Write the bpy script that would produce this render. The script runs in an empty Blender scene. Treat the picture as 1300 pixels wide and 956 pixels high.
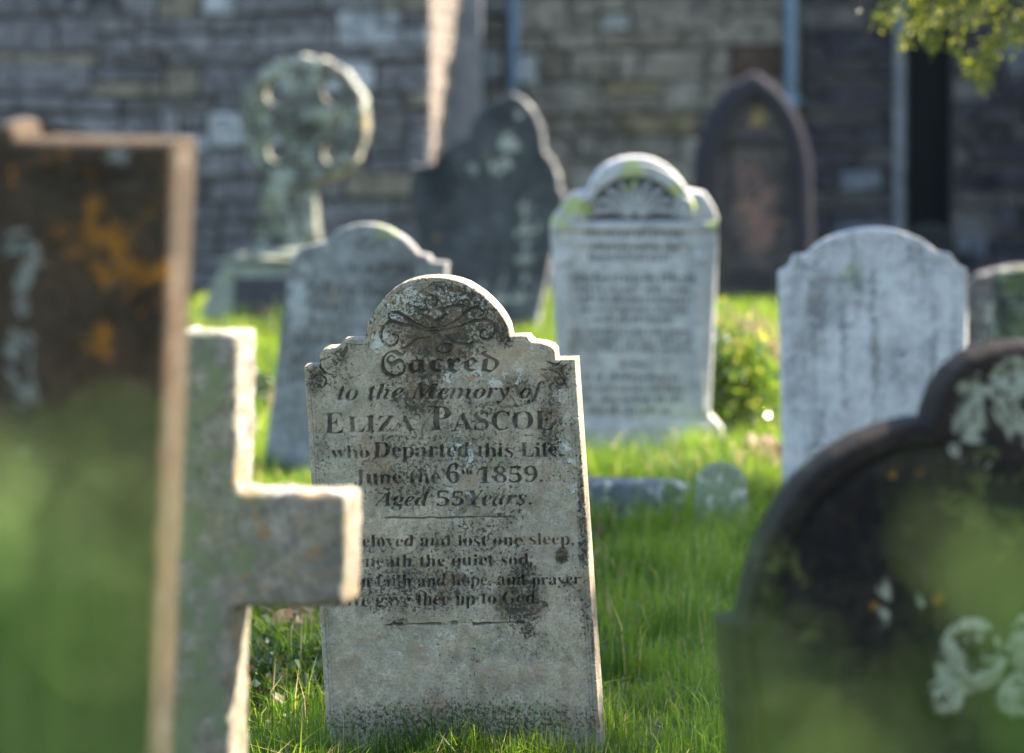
import bpy, math, random
import numpy as np
from mathutils import Matrix, Vector
rng = np.random.default_rng(7); random.seed(7)
SC = bpy.context.scene; COL = SC.collection
F = 4875.0; CH = 1.54; CX, CY, HY = 650.0, 478.0, 142.0
PITCH = math.atan((CY-HY)/F); cp, sp = math.cos(PITCH), math.sin(PITCH)

# ---------------------------------------------------------------- camera maths
def ray(x, y):
    a = (x-CX)/F; c = -(y-CY)/F
    return np.array([a, cp + c*sp, -sp + c*cp])
def at(x, y, Y):
    r = ray(x, y); t = Y/r[1]
    return np.array([0, 0, CH]) + r*t
def ground(x, y):
    r = ray(x, y); t = CH/(-r[2])
    return np.array([0, 0, CH]) + r*t
def project(P):
    d = P - np.array([0, 0, CH])
    f = d[..., 1]*cp - d[..., 2]*sp; u = d[..., 1]*sp + d[..., 2]*cp
    return CX + F*d[..., 0]/f, CY - F*u/f

# ---------------------------------------------------------------- object helpers
def tag(o, label=None, cat=None, group=None, kind=None):
    if label: o['label'] = label
    if cat: o['category'] = cat
    if group: o['group'] = group
    if kind: o['kind'] = kind
    return o
def empty(name, loc, rz=0):
    o = bpy.data.objects.new(name, None); COL.objects.link(o)
    o.location = loc; o.rotation_euler.z = rz; o.empty_display_size = .1
    return o
def mesh_obj(name, V, Fc, mat, parent=None, smooth=False, attrs=None, mats=None, midx=None):
    me = bpy.data.meshes.new(name)
    if isinstance(Fc, np.ndarray):
        n, k = Fc.shape
        me.vertices.add(len(V)); me.vertices.foreach_set('co', np.asarray(V, dtype=np.float32).ravel())
        me.loops.add(n*k); me.loops.foreach_set('vertex_index', Fc.astype(np.int32).ravel())
        me.polygons.add(n); me.polygons.foreach_set('loop_start', np.arange(0, n*k, k, dtype=np.int32))
        me.update(calc_edges=True)
    else:
        me.from_pydata([tuple(map(float, v)) for v in V], [], Fc); me.update()
    for m in (mats or [mat]): me.materials.append(m)
    if midx is not None: me.polygons.foreach_set('material_index', np.asarray(midx, dtype=np.int32))
    me.polygons.foreach_set('use_smooth', np.full(len(me.polygons), smooth))
    for k, a in (attrs or {}).items():
        a = np.asarray(a, dtype=np.float32)
        if a.ndim == 1:
            at_ = me.attributes.new(k, 'FLOAT', 'POINT'); at_.data.foreach_set('value', a)
        else:
            at_ = me.attributes.new(k, 'FLOAT_COLOR', 'POINT')
            if a.shape[1] == 3: a = np.hstack([a, np.ones((len(a), 1), np.float32)])
            at_.data.foreach_set('color', a.ravel())
    o = bpy.data.objects.new(name, me); COL.objects.link(o)
    if parent: o.parent = parent
    return o

class MB:
    def __init__(s): s.V = []; s.F = []; s.C = []
    def add(s, V, Fc, c=None):
        n = len(s.V); s.V += [tuple(v) for v in V]; s.F += [tuple(i+n for i in f) for f in Fc]
        s.C += [c or (1, 1, 1)]*len(V)
    def box(s, x0, x1, y0, y1, z0, z1, c=None, ch=0.0):
        if ch <= 0:
            V = [(x, y, z) for x in (x0, x1) for y in (y0, y1) for z in (z0, z1)]
            s.add(V, [(0,1,3,2),(4,6,7,5),(0,4,5,1),(2,3,7,6),(0,2,6,4),(1,5,7,3)], c)
        else:   # chamfered towards -y (front)
            V = [(x0,y1,z0),(x1,y1,z0),(x1,y1,z1),(x0,y1,z1),(x0,y0+ch,z0),(x1,y0+ch,z0),(x1,y0+ch,z1),(x0,y0+ch,z1),
                 (x0+ch,y0,z0+ch),(x1-ch,y0,z0+ch),(x1-ch,y0,z1-ch),(x0+ch,y0,z1-ch)]
            Fc = [(3,2,1,0)]
            for i in range(4):
                j = (i+1) % 4
                Fc += [(i,j,j+4,i+4),(i+4,j+4,j+8,i+8)]
            Fc.append((8,9,10,11)); s.add(V, Fc, c)
    def tube(s, pts, rad, n=8, c=None, cap=True):
        pts = [Vector(p) for p in pts]
        V = []; Fc = []
        for i, p in enumerate(pts):
            t = (pts[min(i+1, len(pts)-1)]-pts[max(i-1, 0)]).normalized()
            a = t.cross(Vector((0, 0, 1)));  a = Vector((1, 0, 0)) if a.length < 1e-3 else a.normalized()
            b = t.cross(a); r = rad[i] if hasattr(rad, '__len__') else rad
            for k in range(n):
                q = 2*math.pi*k/n; V.append(p + a*math.cos(q)*r + b*math.sin(q)*r)
        for i in range(len(pts)-1):
            for k in range(n):
                Fc.append((i*n+k, i*n+(k+1) % n, (i+1)*n+(k+1) % n, (i+1)*n+k))
        if cap: Fc += [tuple(range(n))[::-1], tuple(range((len(pts)-1)*n, len(pts)*n))]
        s.add(V, Fc, c)
    def build(s, name, mat, parent=None, smooth=False, colour=False):
        return mesh_obj(name, s.V, s.F, mat, parent, smooth, {'tone': np.array(s.C)} if colour else None)

# ---------------------------------------------------------------- noise
def vnoise(x, z, scale, seed=0):
    r = np.random.default_rng(seed).random((256, 256))
    X = x*scale + 1000; Z = z*scale + 1000
    i = np.floor(X).astype(int); j = np.floor(Z).astype(int); fx = X-i; fz = Z-j
    fx = fx*fx*(3-2*fx); fz = fz*fz*(3-2*fz); i0 = i % 256; i1 = (i+1) % 256; j0 = j % 256; j1 = (j+1) % 256
    return (r[i0, j0]*(1-fx)+r[i1, j0]*fx)*(1-fz) + (r[i0, j1]*(1-fx)+r[i1, j1]*fx)*fz
def fbm(x, z, scale, oct=4, seed=0, rough=.5):
    s = 0; a = 1; t = 0
    for k in range(oct):
        s = s + a*vnoise(x, z, scale*2**k, seed+k*13); t += a; a *= rough
    return s/t
def sstep(a, b, x):
    t = np.clip((x-a)/(b-a), 0, 1); return t*t*(3-2*t)
def poly_dist(x, z, pts):
    d = np.full(x.shape, 1e9)
    for (ax, az), (bx, bz) in zip(pts[:-1], pts[1:]):
        L = (bx-ax)**2+(bz-az)**2
        if L < 1e-12: continue
        t = np.clip(((x-ax)*(bx-ax)+(z-az)*(bz-az))/L, 0, 1)
        d = np.minimum(d, np.hypot(x-ax-t*(bx-ax), z-az-t*(bz-az)))
    return d
def blobs(u, v, L):
    m = np.zeros(u.shape)
    for (x, y, rx, ry, s) in L:
        m = np.maximum(m, s*(1-sstep(.3, 1.25, np.hypot((u-x)/rx, (v-y)/ry))))
    return m
def smooth_curve(P, n=6):
    P = [np.array(p, float) for p in P]; out = []
    for i in range(len(P)-1):
        p0 = P[max(i-1, 0)]; p1 = P[i]; p2 = P[i+1]; p3 = P[min(i+2, len(P)-1)]
        for k in range(n):
            t = k/n
            out.append(.5*((2*p1)+(-p0+p2)*t+(2*p0-5*p1+4*p2-p3)*t*t+(-p0+3*p1-3*p2+p3)*t**3))
    out.append(P[-1]); return [tuple(p) for p in out]

# ---------------------------------------------------------------- lettering raster (cut into the stone's relief)
def bold(s):
    o = ''
    for c in s:
        if 'A' <= c <= 'Z': o += chr(0x1D400+ord(c)-65)
        elif 'a' <= c <= 'z': o += chr(0x1D41A+ord(c)-97)
        elif '0' <= c <= '9': o += chr(0x1D7CE+ord(c)-48)
        else: o += c
    return o
def bolditalic(s):
    o = ''
    for c in s:
        if 'A' <= c <= 'Z': o += chr(0x1D468+ord(c)-65)
        elif 'a' <= c <= 'z': o += chr(0x1D482+ord(c)-97)
        elif '0' <= c <= '9': o += chr(0x1D7CE+ord(c)-48)
        else: o += c
    return o
def frak(s):
    return ''.join(chr(0x1D56C+ord(c)-65) if c.isupper() else chr(0x1D586+ord(c)-97) if c.islower() else c for c in s)
def text_polys(strings):
    obs = []
    for t in strings:
        cu = bpy.data.curves.new('lettering', 'FONT'); cu.body = t; cu.resolution_u = 5
        ob = bpy.data.objects.new('lettering', cu); COL.objects.link(ob); obs.append(ob)
    dg = bpy.context.evaluated_depsgraph_get(); res = []
    for ob in obs:
        ev = ob.evaluated_get(dg); cv = ev.to_curve(dg); out = []
        for sl in cv.splines:
            if sl.type == 'BEZIER':
                B = sl.bezier_points; P = []
                for i in range(len(B)):
                    a = B[i]; b = B[(i+1) % len(B)]
                    for k in range(6):
                        t = k/6; q = 1-t
                        p = a.co*q**3+a.handle_right*3*q*q*t+b.handle_left*3*q*t*t+b.co*t**3
                        P.append((p.x, p.y))
            else: P = [(p.co[0], p.co[1]) for p in sl.points]
            out.append(np.array(P))
        ev.to_curve_clear(); res.append(out)
    for ob in obs:
        cu = ob.data; bpy.data.objects.remove(ob); bpy.data.curves.remove(cu)
    return res
CAP = {}
class Raster:
    K = 4
    def __init__(s, x0, y0, x1, y1):
        s.x0, s.y0 = x0, y0; s.w = int((x1-x0)*s.K); s.h = int((y1-y0)*s.K)
        s.img = np.zeros((s.h, s.w)); s.q = []
    def fill(s, polys, gain=1.0):
        A = np.vstack(polys); ra = max(0, int((A[:, 1].min()-s.y0)*s.K)-1); rb = min(s.h, int((A[:, 1].max()-s.y0)*s.K)+2)
        ca = max(0, int((A[:, 0].min()-s.x0)*s.K)-1); cb = min(s.w, int((A[:, 0].max()-s.x0)*s.K)+2)
        if rb <= ra or cb <= ca: return
        T = np.zeros((rb-ra, cb-ca+1), np.int32)
        for P in polys:
            X = (P[:, 0]-s.x0)*s.K-ca; Y = (P[:, 1]-s.y0)*s.K-ra
            for i in range(len(P)):
                xa, ya, xb, yb = X[i], Y[i], X[(i+1) % len(P)], Y[(i+1) % len(P)]
                if ya > yb: xa, ya, xb, yb = xb, yb, xa, ya
                for r in range(max(0, math.ceil(ya-.5)), min(rb-ra, math.ceil(yb-.5))):
                    T[r, int(min(max(xa+(xb-xa)*((r+.5-ya)/(yb-ya)), 0), cb-ca))] += 1
        s.img[ra:rb, ca:cb] = np.maximum(s.img[ra:rb, ca:cb], (np.cumsum(T, 1)[:, :cb-ca] % 2)*gain)
    def text(s, *a): s.q.append(a)
    def flush(s):
        fs = {'b': bold, 'i': bolditalic, 'f': frak}; kinds = 'bif'
        kd = [(a[6] if len(a) > 6 else 'b') for a in s.q]
        PLs = text_polys([fs[k]('H') for k in kinds]+[fs[k](a[0]) for k, a in zip(kd, s.q)])
        cap = {}
        for k, P in zip(kinds, PLs): P = np.vstack(P); cap[k] = P[:, 1].max()-max(0, P[:, 1].min())
        for k, a, PL in zip(kd, s.q, PLs[3:]):
            x0, x1, y0, y1, ch = a[1:6]
            A = np.vstack(PL); mn, mx = A[:, 0].min(), A[:, 0].max(); sx = (x1-x0)/(mx-mn); sy = ch/cap[k]; out = []
            for P in PL:
                X = x0+(P[:, 0]-mn)*sx; base = y0+(y1-y0)*(X-x0)/max(x1-x0, 1e-6)
                out.append(np.stack([X, base-P[:, 1]*sy], 1))
            s.fill(out)
        s.q = []
    def stroke(s, pts, w0, w1=None, gain=1.0):
        w1 = w0 if w1 is None else w1
        pts = smooth_curve(pts, 8); n = len(pts)
        yy, xx = np.mgrid[0:s.h, 0:s.w]; X = s.x0+xx/s.K; Y = s.y0+yy/s.K
        for i, (x, y) in enumerate(pts):
            t = i/(n-1); w = (w0*(1-t)+w1*t)*(.35+.65*math.sin(math.pi*min(max(t, .08), .92)))
            a = int((x-s.x0-w)*s.K); b = int((x-s.x0+w)*s.K)+2; c = int((y-s.y0-w)*s.K); d = int((y-s.y0+w)*s.K)+2
            a, c = max(a, 0), max(c, 0)
            if b <= a or d <= c: continue
            sub = np.hypot(X[c:d, a:b]-x, Y[c:d, a:b]-y) < w
            s.img[c:d, a:b] = np.maximum(s.img[c:d, a:b], sub*gain)
    def blur(s, r, img=None):
        im = s.img if img is None else img
        for ax in (0, 1):
            for _ in range(2):
                im = np.cumsum(np.pad(im, [(r+1, r) if a == ax else (0, 0) for a in (0, 1)], mode='edge'), ax)
                k = 2*r+1
                im = (im[k:]-im[:-k])/k if ax == 0 else (im[:, k:]-im[:, :-k])/k
        return im
    def sample(s, img, u, v):
        X = np.clip((u-s.x0)*s.K, 0, s.w-1.001); Y = np.clip((v-s.y0)*s.K, 0, s.h-1.001)
        ok = (u > s.x0) & (u < s.x0+s.w/s.K) & (v > s.y0) & (v < s.y0+s.h/s.K)
        i = X.astype(int); j = Y.astype(int); fx = X-i; fy = Y-j
        r = (img[j, i]*(1-fx)+img[j, i+1]*fx)*(1-fy)+(img[j+1, i]*(1-fx)+img[j+1, i+1]*fx)*fy
        return r*ok

# ---------------------------------------------------------------- materials
class NT:
    def __init__(s, name):
        s.m = bpy.data.materials.new(name); s.m.use_nodes = True; s.t = s.m.node_tree; s.t.nodes.clear()
        s.out = s.t.nodes.new('ShaderNodeOutputMaterial')
    def n(s, typ, **kw):
        nd = s.t.nodes.new('ShaderNode'+typ)
        for k, v in kw.items(): setattr(nd, k, v)
        return nd
    def l(s, a, b): s.t.links.new(a, b)
    def coord(s): return s.n('TexCoord').outputs['Object']
    def noise(s, vec, scale, detail=4, rough=.55, dist=0, out='Fac'):
        nd = s.n('TexNoise'); nd.inputs['Scale'].default_value = scale; nd.inputs['Detail'].default_value = detail
        nd.inputs['Roughness'].default_value = rough; nd.inputs['Distortion'].default_value = dist; s.l(vec, nd.inputs['Vector']); return nd.outputs[out]
    def map(s, v, a, b, c=0., d=1.):
        nd = s.n('MapRange', interpolation_type='SMOOTHSTEP'); s.l(v, nd.inputs[0])
        for i, x in enumerate((a, b, c, d)): nd.inputs[i+1].default_value = x
        return nd.outputs[0]
    def math(s, op, a, b=None):
        nd = s.n('Math', operation=op)
        for i, x in enumerate((a, b)):
            if x is None: continue
            if isinstance(x, (int, float)): nd.inputs[i].default_value = x
            else: s.l(x, nd.inputs[i])
        return nd.outputs[0]
    def mix(s, f, a, b, mode='MIX'):
        nd = s.n('Mix', data_type='RGBA', blend_type=mode)
        for i, x in ((0, f), (6, a), (7, b)):
            if isinstance(x, (int, float)): nd.inputs[i].default_value = x
            elif isinstance(x, tuple): nd.inputs[i].default_value = (*x, 1)
            else: s.l(x, nd.inputs[i])
        return nd.outputs[2]
    def attr(s, name, out='Fac'):
        return s.n('Attribute', attribute_name=name).outputs[out]
    def bsdf(s, col, rough=.85, bump=None, bstr=.5, bdist=.003, spec=.3):
        p = s.n('BsdfPrincipled'); p.inputs['Specular IOR Level'].default_value = spec
        if isinstance(col, tuple): p.inputs['Base Color'].default_value = (*col, 1)
        else: s.l(col, p.inputs['Base Color'])
        if isinstance(rough, (int, float)): p.inputs['Roughness'].default_value = rough
        else: s.l(rough, p.inputs['Roughness'])
        if bump is not None:
            b = s.n('Bump'); b.inputs['Strength'].default_value = bstr; b.inputs['Distance'].default_value = bdist
            s.l(bump, b.inputs['Height']); s.l(b.outputs[0], p.inputs['Normal'])
        s.l(p.outputs[0], s.out.inputs[0]); return p

def stone_mat(name, A, B, dark=(.035, .03, .022), pale=(.52, .52, .46), orange=(.45, .19, .02), moss=(.10, .13, .03),
              cut=(.05, .045, .035), sc=1.0, speck=.0, spv=.16, rough=.88, bump=.6, cutf=.75, grime=.34, grain=0.0):
    N = NT(name); c = N.coord()
    n1 = N.noise(c, 5*sc, 6, .6, .4); n2 = N.noise(c, 38*sc, 8, .7); n3 = N.noise(c, 160*sc, 6, .65); n4 = N.noise(c, 14*sc, 5, .6, .3)
    col = N.mix(N.map(n1, .36, .64), A, B)
    v = N.map(n2, .3, .7, 1-spv*1.6, 1+spv); v2 = N.map(n3, .3, .7, 1-spv, 1+spv)
    col = N.mix(1.0, col, N.n('CombineColor').outputs[0], 'MULTIPLY') if False else col
    hv = N.n('HueSaturation'); N.l(N.math('MULTIPLY', v, v2), hv.inputs['Value']); N.l(col, hv.inputs['Color']); col = hv.outputs[0]
    def layer(col, attr, colr, noise, t, w, k, edge=.06):
        if attr not in ('dark',): noise = N.map(noise, .24, .76)
        f = N.math('ADD', noise, N.math('MULTIPLY', N.attr(attr), k))
        m = N.map(f, t, t+edge)
        if attr not in ('dark',): m = N.math('MULTIPLY', m, N.map(N.attr(attr), .04, .36))
        return N.mix(N.math('MULTIPLY', m, w), col, colr), m
    gr = N.map(N.math('ADD', n4, N.math('MULTIPLY', N.attr('dark'), .36)), .58, .92, 0, .72); col = N.mix(gr, col, tuple(q*grime+d*.3 for q, d in zip(A, dark)))
    col, mm = layer(col, 'moss', moss, N.noise(c, 20*sc, 6, .7), .78, .85, .45, .12)
    col, mp = layer(col, 'pale', pale, N.noise(c, 24*sc, 7, .68, .3), .75, .85, .42, .1)
    col, mo = layer(col, 'orange', orange, N.noise(c, 17*sc, 9, .8, .5), .78, .75, .45, .2)
    col, m1 = layer(col, 'dark', dark, N.noise(c, 105*sc, 8, .78, .2), .71-speck, .88, .285, .055)
    col, m2 = layer(col, 'dark', dark, N.noise(c, 24*sc, 10, .82, .6), .80-speck*.6, .78, .31, .12)
    if grain > 0:
        fd = N.math('ADD', .25, N.math('MULTIPLY', N.attr('dark'), .75))
        g1 = N.map(N.noise(c, 190*sc, 4, .8), .555, .63); g2 = N.map(N.noise(c, 48*sc, 10, .85, .3), .52, .66); g3 = N.map(N.noise(c, 13*sc, 8, .75, .8), .46, .68)
        col = N.mix(N.math('MULTIPLY', N.math('MULTIPLY', g1, fd), grain*.8), col, dark)
        col = N.mix(N.math('MULTIPLY', N.math('MULTIPLY', g2, fd), grain*.75), col, tuple(q*.28 for q in A))
        col = N.mix(N.math('MULTIPLY', g3, grain*.5), col, (A[0]*.72, A[1]*.60, A[2]*.48))
        m2x = N.map(N.noise(c, 60*sc, 9, .8, .4), .60, .68); col = N.mix(N.math('MULTIPLY', N.math('MULTIPLY', m2x, N.math('SUBTRACT', 1.0, N.attr('cut'))), grain*.25), col, pale)
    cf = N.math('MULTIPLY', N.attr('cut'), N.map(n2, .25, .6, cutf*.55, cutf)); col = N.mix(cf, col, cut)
    h = N.math('ADD', N.math('MULTIPLY', n3, .5), N.math('ADD', n2, N.math('MULTIPLY', m1, -.35)))
    h = N.math('ADD', h, N.math('MULTIPLY', mp, .5))
    N.bsdf(col, rough, h, bump, .0028/sc**.5, .25); return N.m

def leaf_mat(name, A, B, C_=None, transl=.45, rough=.5, spec=.4, tv=2.9):
    N = NT(name); r = N.attr('rnd')
    col = N.mix(N.map(r, .1, .75), A, B)
    if C_: col = N.mix(N.map(r, .9, .96), col, C_)
    p = N.bsdf(col, rough, spec=spec)
    t = N.n('BsdfTranslucent'); g = N.n('HueSaturation'); g.inputs['Value'].default_value = tv; g.inputs['Hue'].default_value = .488
    N.l(col, g.inputs['Color']); N.l(g.outputs[0], t.inputs['Color'])
    mx = N.n('MixShader'); mx.inputs[0].default_value = transl; N.l(p.outputs[0], mx.inputs[1]); N.l(t.outputs[0], mx.inputs[2])
    N.l(mx.outputs[0], N.out.inputs[0]); return N.m

# ---------------------------------------------------------------- headstone builder
ATT = ('cut', 'dark', 'pale', 'orange', 'moss')
def headstone(name, label, cat, top_px, bl, br, Y, mat, yaw=0, lean=0, thick=.09, res=.006, fn=None, edge=.006,
              side_dark=.3, rough_amp=.0015, seed=1, group=None, side_attr=None, below=.12):
    """top_px: silhouette of the face from the left shoulder to the right one; bl, br: lower corners (photo pixels, on the face plane)"""
    yaw = math.radians(yaw); lean = math.radians(lean)
    midx = (bl[0]+br[0])/2
    P0 = at(midx, (bl[1]+br[1])/2, Y)
    n = np.array([-math.sin(yaw), -math.cos(yaw), 0.]); ux = np.array([math.cos(yaw), -math.sin(yaw), 0.])
    uz = np.array([0, 0, 1.])*math.cos(lean)+n*math.sin(lean)
    nn = n*math.cos(lean)-np.array([0, 0, 1.])*math.sin(lean)
    # origin at the ground on the face plane
    O = P0 - uz*(P0[2]/uz[2])
    def loc(p):
        r = ray(*p); C = np.array([0, 0, CH]); t = np.dot(O-C, nn)/np.dot(r, nn); q = C+r*t-O
        return np.dot(q, ux), np.dot(q, uz)
    top = [loc(p) for p in top_px]; BL = loc(bl); BR = loc(br)
    zb = -below
    TL, TR = top[0], top[-1]
    xl = lambda z: BL[0]+(TL[0]-BL[0])*(z-BL[1])/(TL[1]-BL[1])
    xr = lambda z: BR[0]+(TR[0]-BR[0])*(z-BR[1])/(TR[1]-BR[1])
    S = []
    for (x, z) in top:
        a = xl(z); b = xr(z); S.append(((x-a)/(b-a), z))
    ss = []; last = -1
    for s_, z in S:
        s_ = min(max(s_, last+1e-4), 1.0) if last >= 0 else 0.0
        ss.append((s_, z)); last = s_
    ss[-1] = (1.0, ss[-1][1])
    sk = np.array([a for a, b in ss]); zk = np.array([b for a, b in ss])
    W = xr(zk.mean())-xl(zk.mean()); nc = max(12, int(W/res))
    cols = np.unique(np.concatenate([np.linspace(0, 1, nc), sk]))
    zt = np.interp(cols, sk, zk); H = zt.max()-zb; nr = max(10, int(H/res))
    v = np.linspace(0, 1, nr); Sg, Vg = np.meshgrid(cols, v, indexing='ij')
    Z = zb+(zt[:, None]-zb)*Vg; X = xl(Z)+(xr(Z)-xl(Z))*Sg
    outl = [(xl(zb), zb), (xl(TL[1]), TL[1])]+[(xl(z)+(xr(z)-xl(z))*s_, z) for s_, z in ss]+[(xr(zb), zb)]
    d = poly_dist(X, Z, outl)
    P = O+X[..., None]*ux+Z[..., None]*uz
    U, Vp = project(P)
    h = rough_amp*(fbm(X, Z, 25, 4, seed)-.5)*2+rough_amp*1.5*(fbm(X, Z, 5, 2, seed+5)-.5)
    h -= edge*(1-np.sqrt(np.clip(1-(1-np.clip(d/edge, 0, 1))**2, 0, 1)))
    att = {k: np.zeros(X.shape) for k in ATT}
    if fn:
        r = fn(U, Vp, X, Z, d); h = h+r.pop('h', 0)
        for k, a in r.items(): att[k] = a
    Yl = -h
    nC, nR = X.shape
    idx = np.arange(nC*nR).reshape(nC, nR)
    Q = np.stack([idx[:-1, :-1], idx[1:, :-1], idx[1:, 1:], idx[:-1, 1:]], -1).reshape(-1, 4)
    V = np.stack([X, Yl, Z], -1).reshape(-1, 3)
    # boundary: up the left side, along the top, down the right side
    bi = np.concatenate([idx[0, :], idx[1:-1, -1], idx[-1, ::-1]])
    B = V[bi]; nb = len(bi)
    tg = np.gradient(B[:, [0, 2]], axis=0); ln = np.hypot(tg[:, 0], tg[:, 1])+1e-9
    nx, nz = -tg[:, 1]/ln, tg[:, 0]/ln
    m = 5; rings = [bi]; VV = [V]; off = len(V); ringA = []
    arc = np.cumsum(ln)
    for k in range(1, m+1):
        y = B[:, 1].mean()+(thick-B[:, 1].mean())*k/m if k > 0 else 0
        bulge = edge*.6*math.sin(math.pi*min(k/m, 1))+(fbm(arc, np.full(nb, k*.3), 35*res/ max(res, .001)*.02, 3, seed+k)-.5)*rough_amp*3
        if k == m: bulge = bulge-edge*.5
        R = np.stack([B[:, 0]+nx*bulge, np.full(nb, thick*k/m), B[:, 2]+nz*bulge], 1)
        VV.append(R); rings.append(np.arange(off, off+nb)); off += nb
    V = np.vstack(VV)
    SQ = []
    for a, b in zip(rings[:-1], rings[1:]):
        SQ.append(np.stack([a[:-1], a[1:], b[1:], b[:-1]], -1))
    # back face: strips between left-going and right-going halves of the last ring
    lastr = rings[-1]; hn = nb//2
    L = lastr[:hn]; R2 = lastr[::-1][:hn]
    SQ.append(np.stack([L[:-1], L[1:], R2[1:], R2[:-1]], -1))
    Q = np.vstack([Q]+SQ)
    A = {}
    for k in ATT:
        base = att[k].reshape(-1)
        s_ = (side_attr or {}).get(k, side_dark if k == 'dark' else (0 if k == 'cut' else .6))
        ext = np.tile(base[bi]*(0 if k == 'cut' else 1), m) if s_ == .6 else np.full(nb*m, s_)
        A[k] = np.concatenate([base, ext])
    o = mesh_obj(name, V, Q, mat, None, True, A)
    M = Matrix(((ux[0], -nn[0], uz[0], O[0]), (ux[1], -nn[1], uz[1], O[1]), (ux[2], -nn[2], uz[2], O[2]), (0, 0, 0, 1)))
    o.matrix_world = M
    tag(o, label, cat, group)
    try:
        me = o.data; me.set_sharp_from_angle(angle=math.radians(50))
    except Exception: pass
    return o, loc

# ================================================================ MAIN HEADSTONE
R = Raster(380, 345, 770, 875)
R.text('S', 484, 515, 480, 480, 35, 'f'); R.text('acred', 518, 634, 475, 473, 28, 'f')
R.text('to the Memory of', 428, 693, 508.5, 506, 20, 'i')
R.text('E', 412, 437, 551, 551, 26); R.text('LIZA', 441, 527, 549.5, 548, 20)
R.text('P', 547, 573, 547.5, 547.5, 31); R.text('ASCOE', 575, 703, 547, 545.5, 23)
R.text('who', 420, 469, 583, 582.5, 16); R.text('Departed', 474, 597, 582, 581, 20); R.text('this Life,', 606, 714, 581, 580, 18)
R.text('June the', 449, 559, 615.5, 614.5, 18); R.text('6', 567, 584, 614.5, 614.5, 24); R.text('th', 586, 600, 603, 603, 8); R.text('1859.', 607, 690, 614, 612.5, 20)
R.text('Aged', 474, 545, 643.5, 643, 18, 'i'); R.text('55', 555, 589, 643, 642.5, 18, 'i'); R.text('Years.', 595, 676, 642.5, 641.5, 19, 'i')
R.text('Beloved and lost one sleep,', 443, 729, 696, 692, 15)
R.text('Beneath the quiet sod;', 436, 676, 721, 718, 15)
R.text('In faith and hope, and prayer', 450, 738, 746, 743, 15)
R.text('We gave thee up to God.', 437, 684, 771, 767, 16)
def bar(P, w0, w1): n_ = len(P); R.fill([np.array([(x, y-(w0+(w1-w0)*i/(n_-1))/2) for i, (x, y) in enumerate(P)]+[(x, y+(w0+(w1-w0)*i/(n_-1))/2) for i, (x, y) in list(enumerate(P))[::-1]])])
bar([(489, 658), (560, 657.6), (653, 656.5)], 2.2, 2.2)
bar([(489, 793.5), (512, 793)], 1.5, 3.6); bar([(516, 793), (560, 792)], 1.2, 5.0); bar([(560, 792), (602, 791.6)], 1.0, 1.0); bar([(573, 792), (577, 792), (582, 792)], 6, 6); bar([(600, 793), (628, 792), (668, 790)], 5.0, 1.0)
R.flush(); RL = R.img.copy()
# carved flourish in the arch
R.img = np.zeros_like(RL)
def zz(L): return [(440+a/4.446, 345+b/4.446) for a, b in L]
for L, a, b in [
    ([(520, 335), (430, 330), (340, 300), (250, 285), (200, 320), (195, 380), (235, 420), (280, 405), (290, 370), (262, 352)], 2.6, 1.8),
    ([(500, 320), (420, 310), (350, 270), (290, 232), (250, 235), (240, 265), (268, 272)], 2.8, 1.6),
    ([(540, 330), (640, 310), (720, 280), (790, 275), (830, 300), (835, 350), (800, 385), (760, 370), (765, 335), (790, 330)], 2.8, 1.7),
    ([(545, 315), (620, 280), (680, 225), (735, 205), (770, 225), (755, 250)], 2.6, 1.5),
    ([(505, 210), (570, 200), (640, 188), (690, 200)], 2.6, 1.6),
    ([(380, 195), (410, 215), (450, 215)], 2.2, 1.8),
    ([(555, 360), (610, 398), (690, 412), (720, 395)], 2.4, 1.5),
    ([(470, 370), (390, 390), (330, 430), (300, 440)], 2.8, 1.8),
    ([(510, 440), (530, 415), (580, 412), (597, 435), (560, 460), (525, 455), (512, 440)], 1.5, 1.5),
    ([(470, 230), (440, 170), (470, 130), (510, 150), (500, 200)], 1.8, 1.5),
    ([(430, 240), (480, 270), (530, 290)], 2.6, 2.0), ([(560, 240), (530, 270), (520, 300)], 2.4, 1.8)]:
    R.stroke(zz(L), a, b)
def z3(L): return [(370+a/3.095, 330+b/3.095) for a, b in L]
for L, a, b in [([(75, 440), (120, 500), (135, 470), (100, 455), (70, 500)], 1.6, 1.2), ([(150, 380), (110, 400), (130, 440), (165, 455)], 1.8, 1.4),
                ([(985, 430), (1040, 440), (1075, 480), (1050, 490), (1030, 465)], 1.7, 1.2), ([(1095, 400), (1060, 430), (1090, 470)], 1.5, 1.2), ([(1000, 400), (1040, 410), (1060, 395)], 1.6, 1.2)]:
    R.stroke(z3(L), a, b)
RF = R.img.copy()
RLb = R.blur(4, RL); RLd = RL*np.clip(RLb*1.3-.15, 0, 1); RLd = R.blur(1, RLd)
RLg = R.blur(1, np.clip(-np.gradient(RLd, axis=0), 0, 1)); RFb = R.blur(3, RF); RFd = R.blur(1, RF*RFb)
RH = R.blur(6, RF)          # soft swelling of the carved bands beside the grooves

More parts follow.
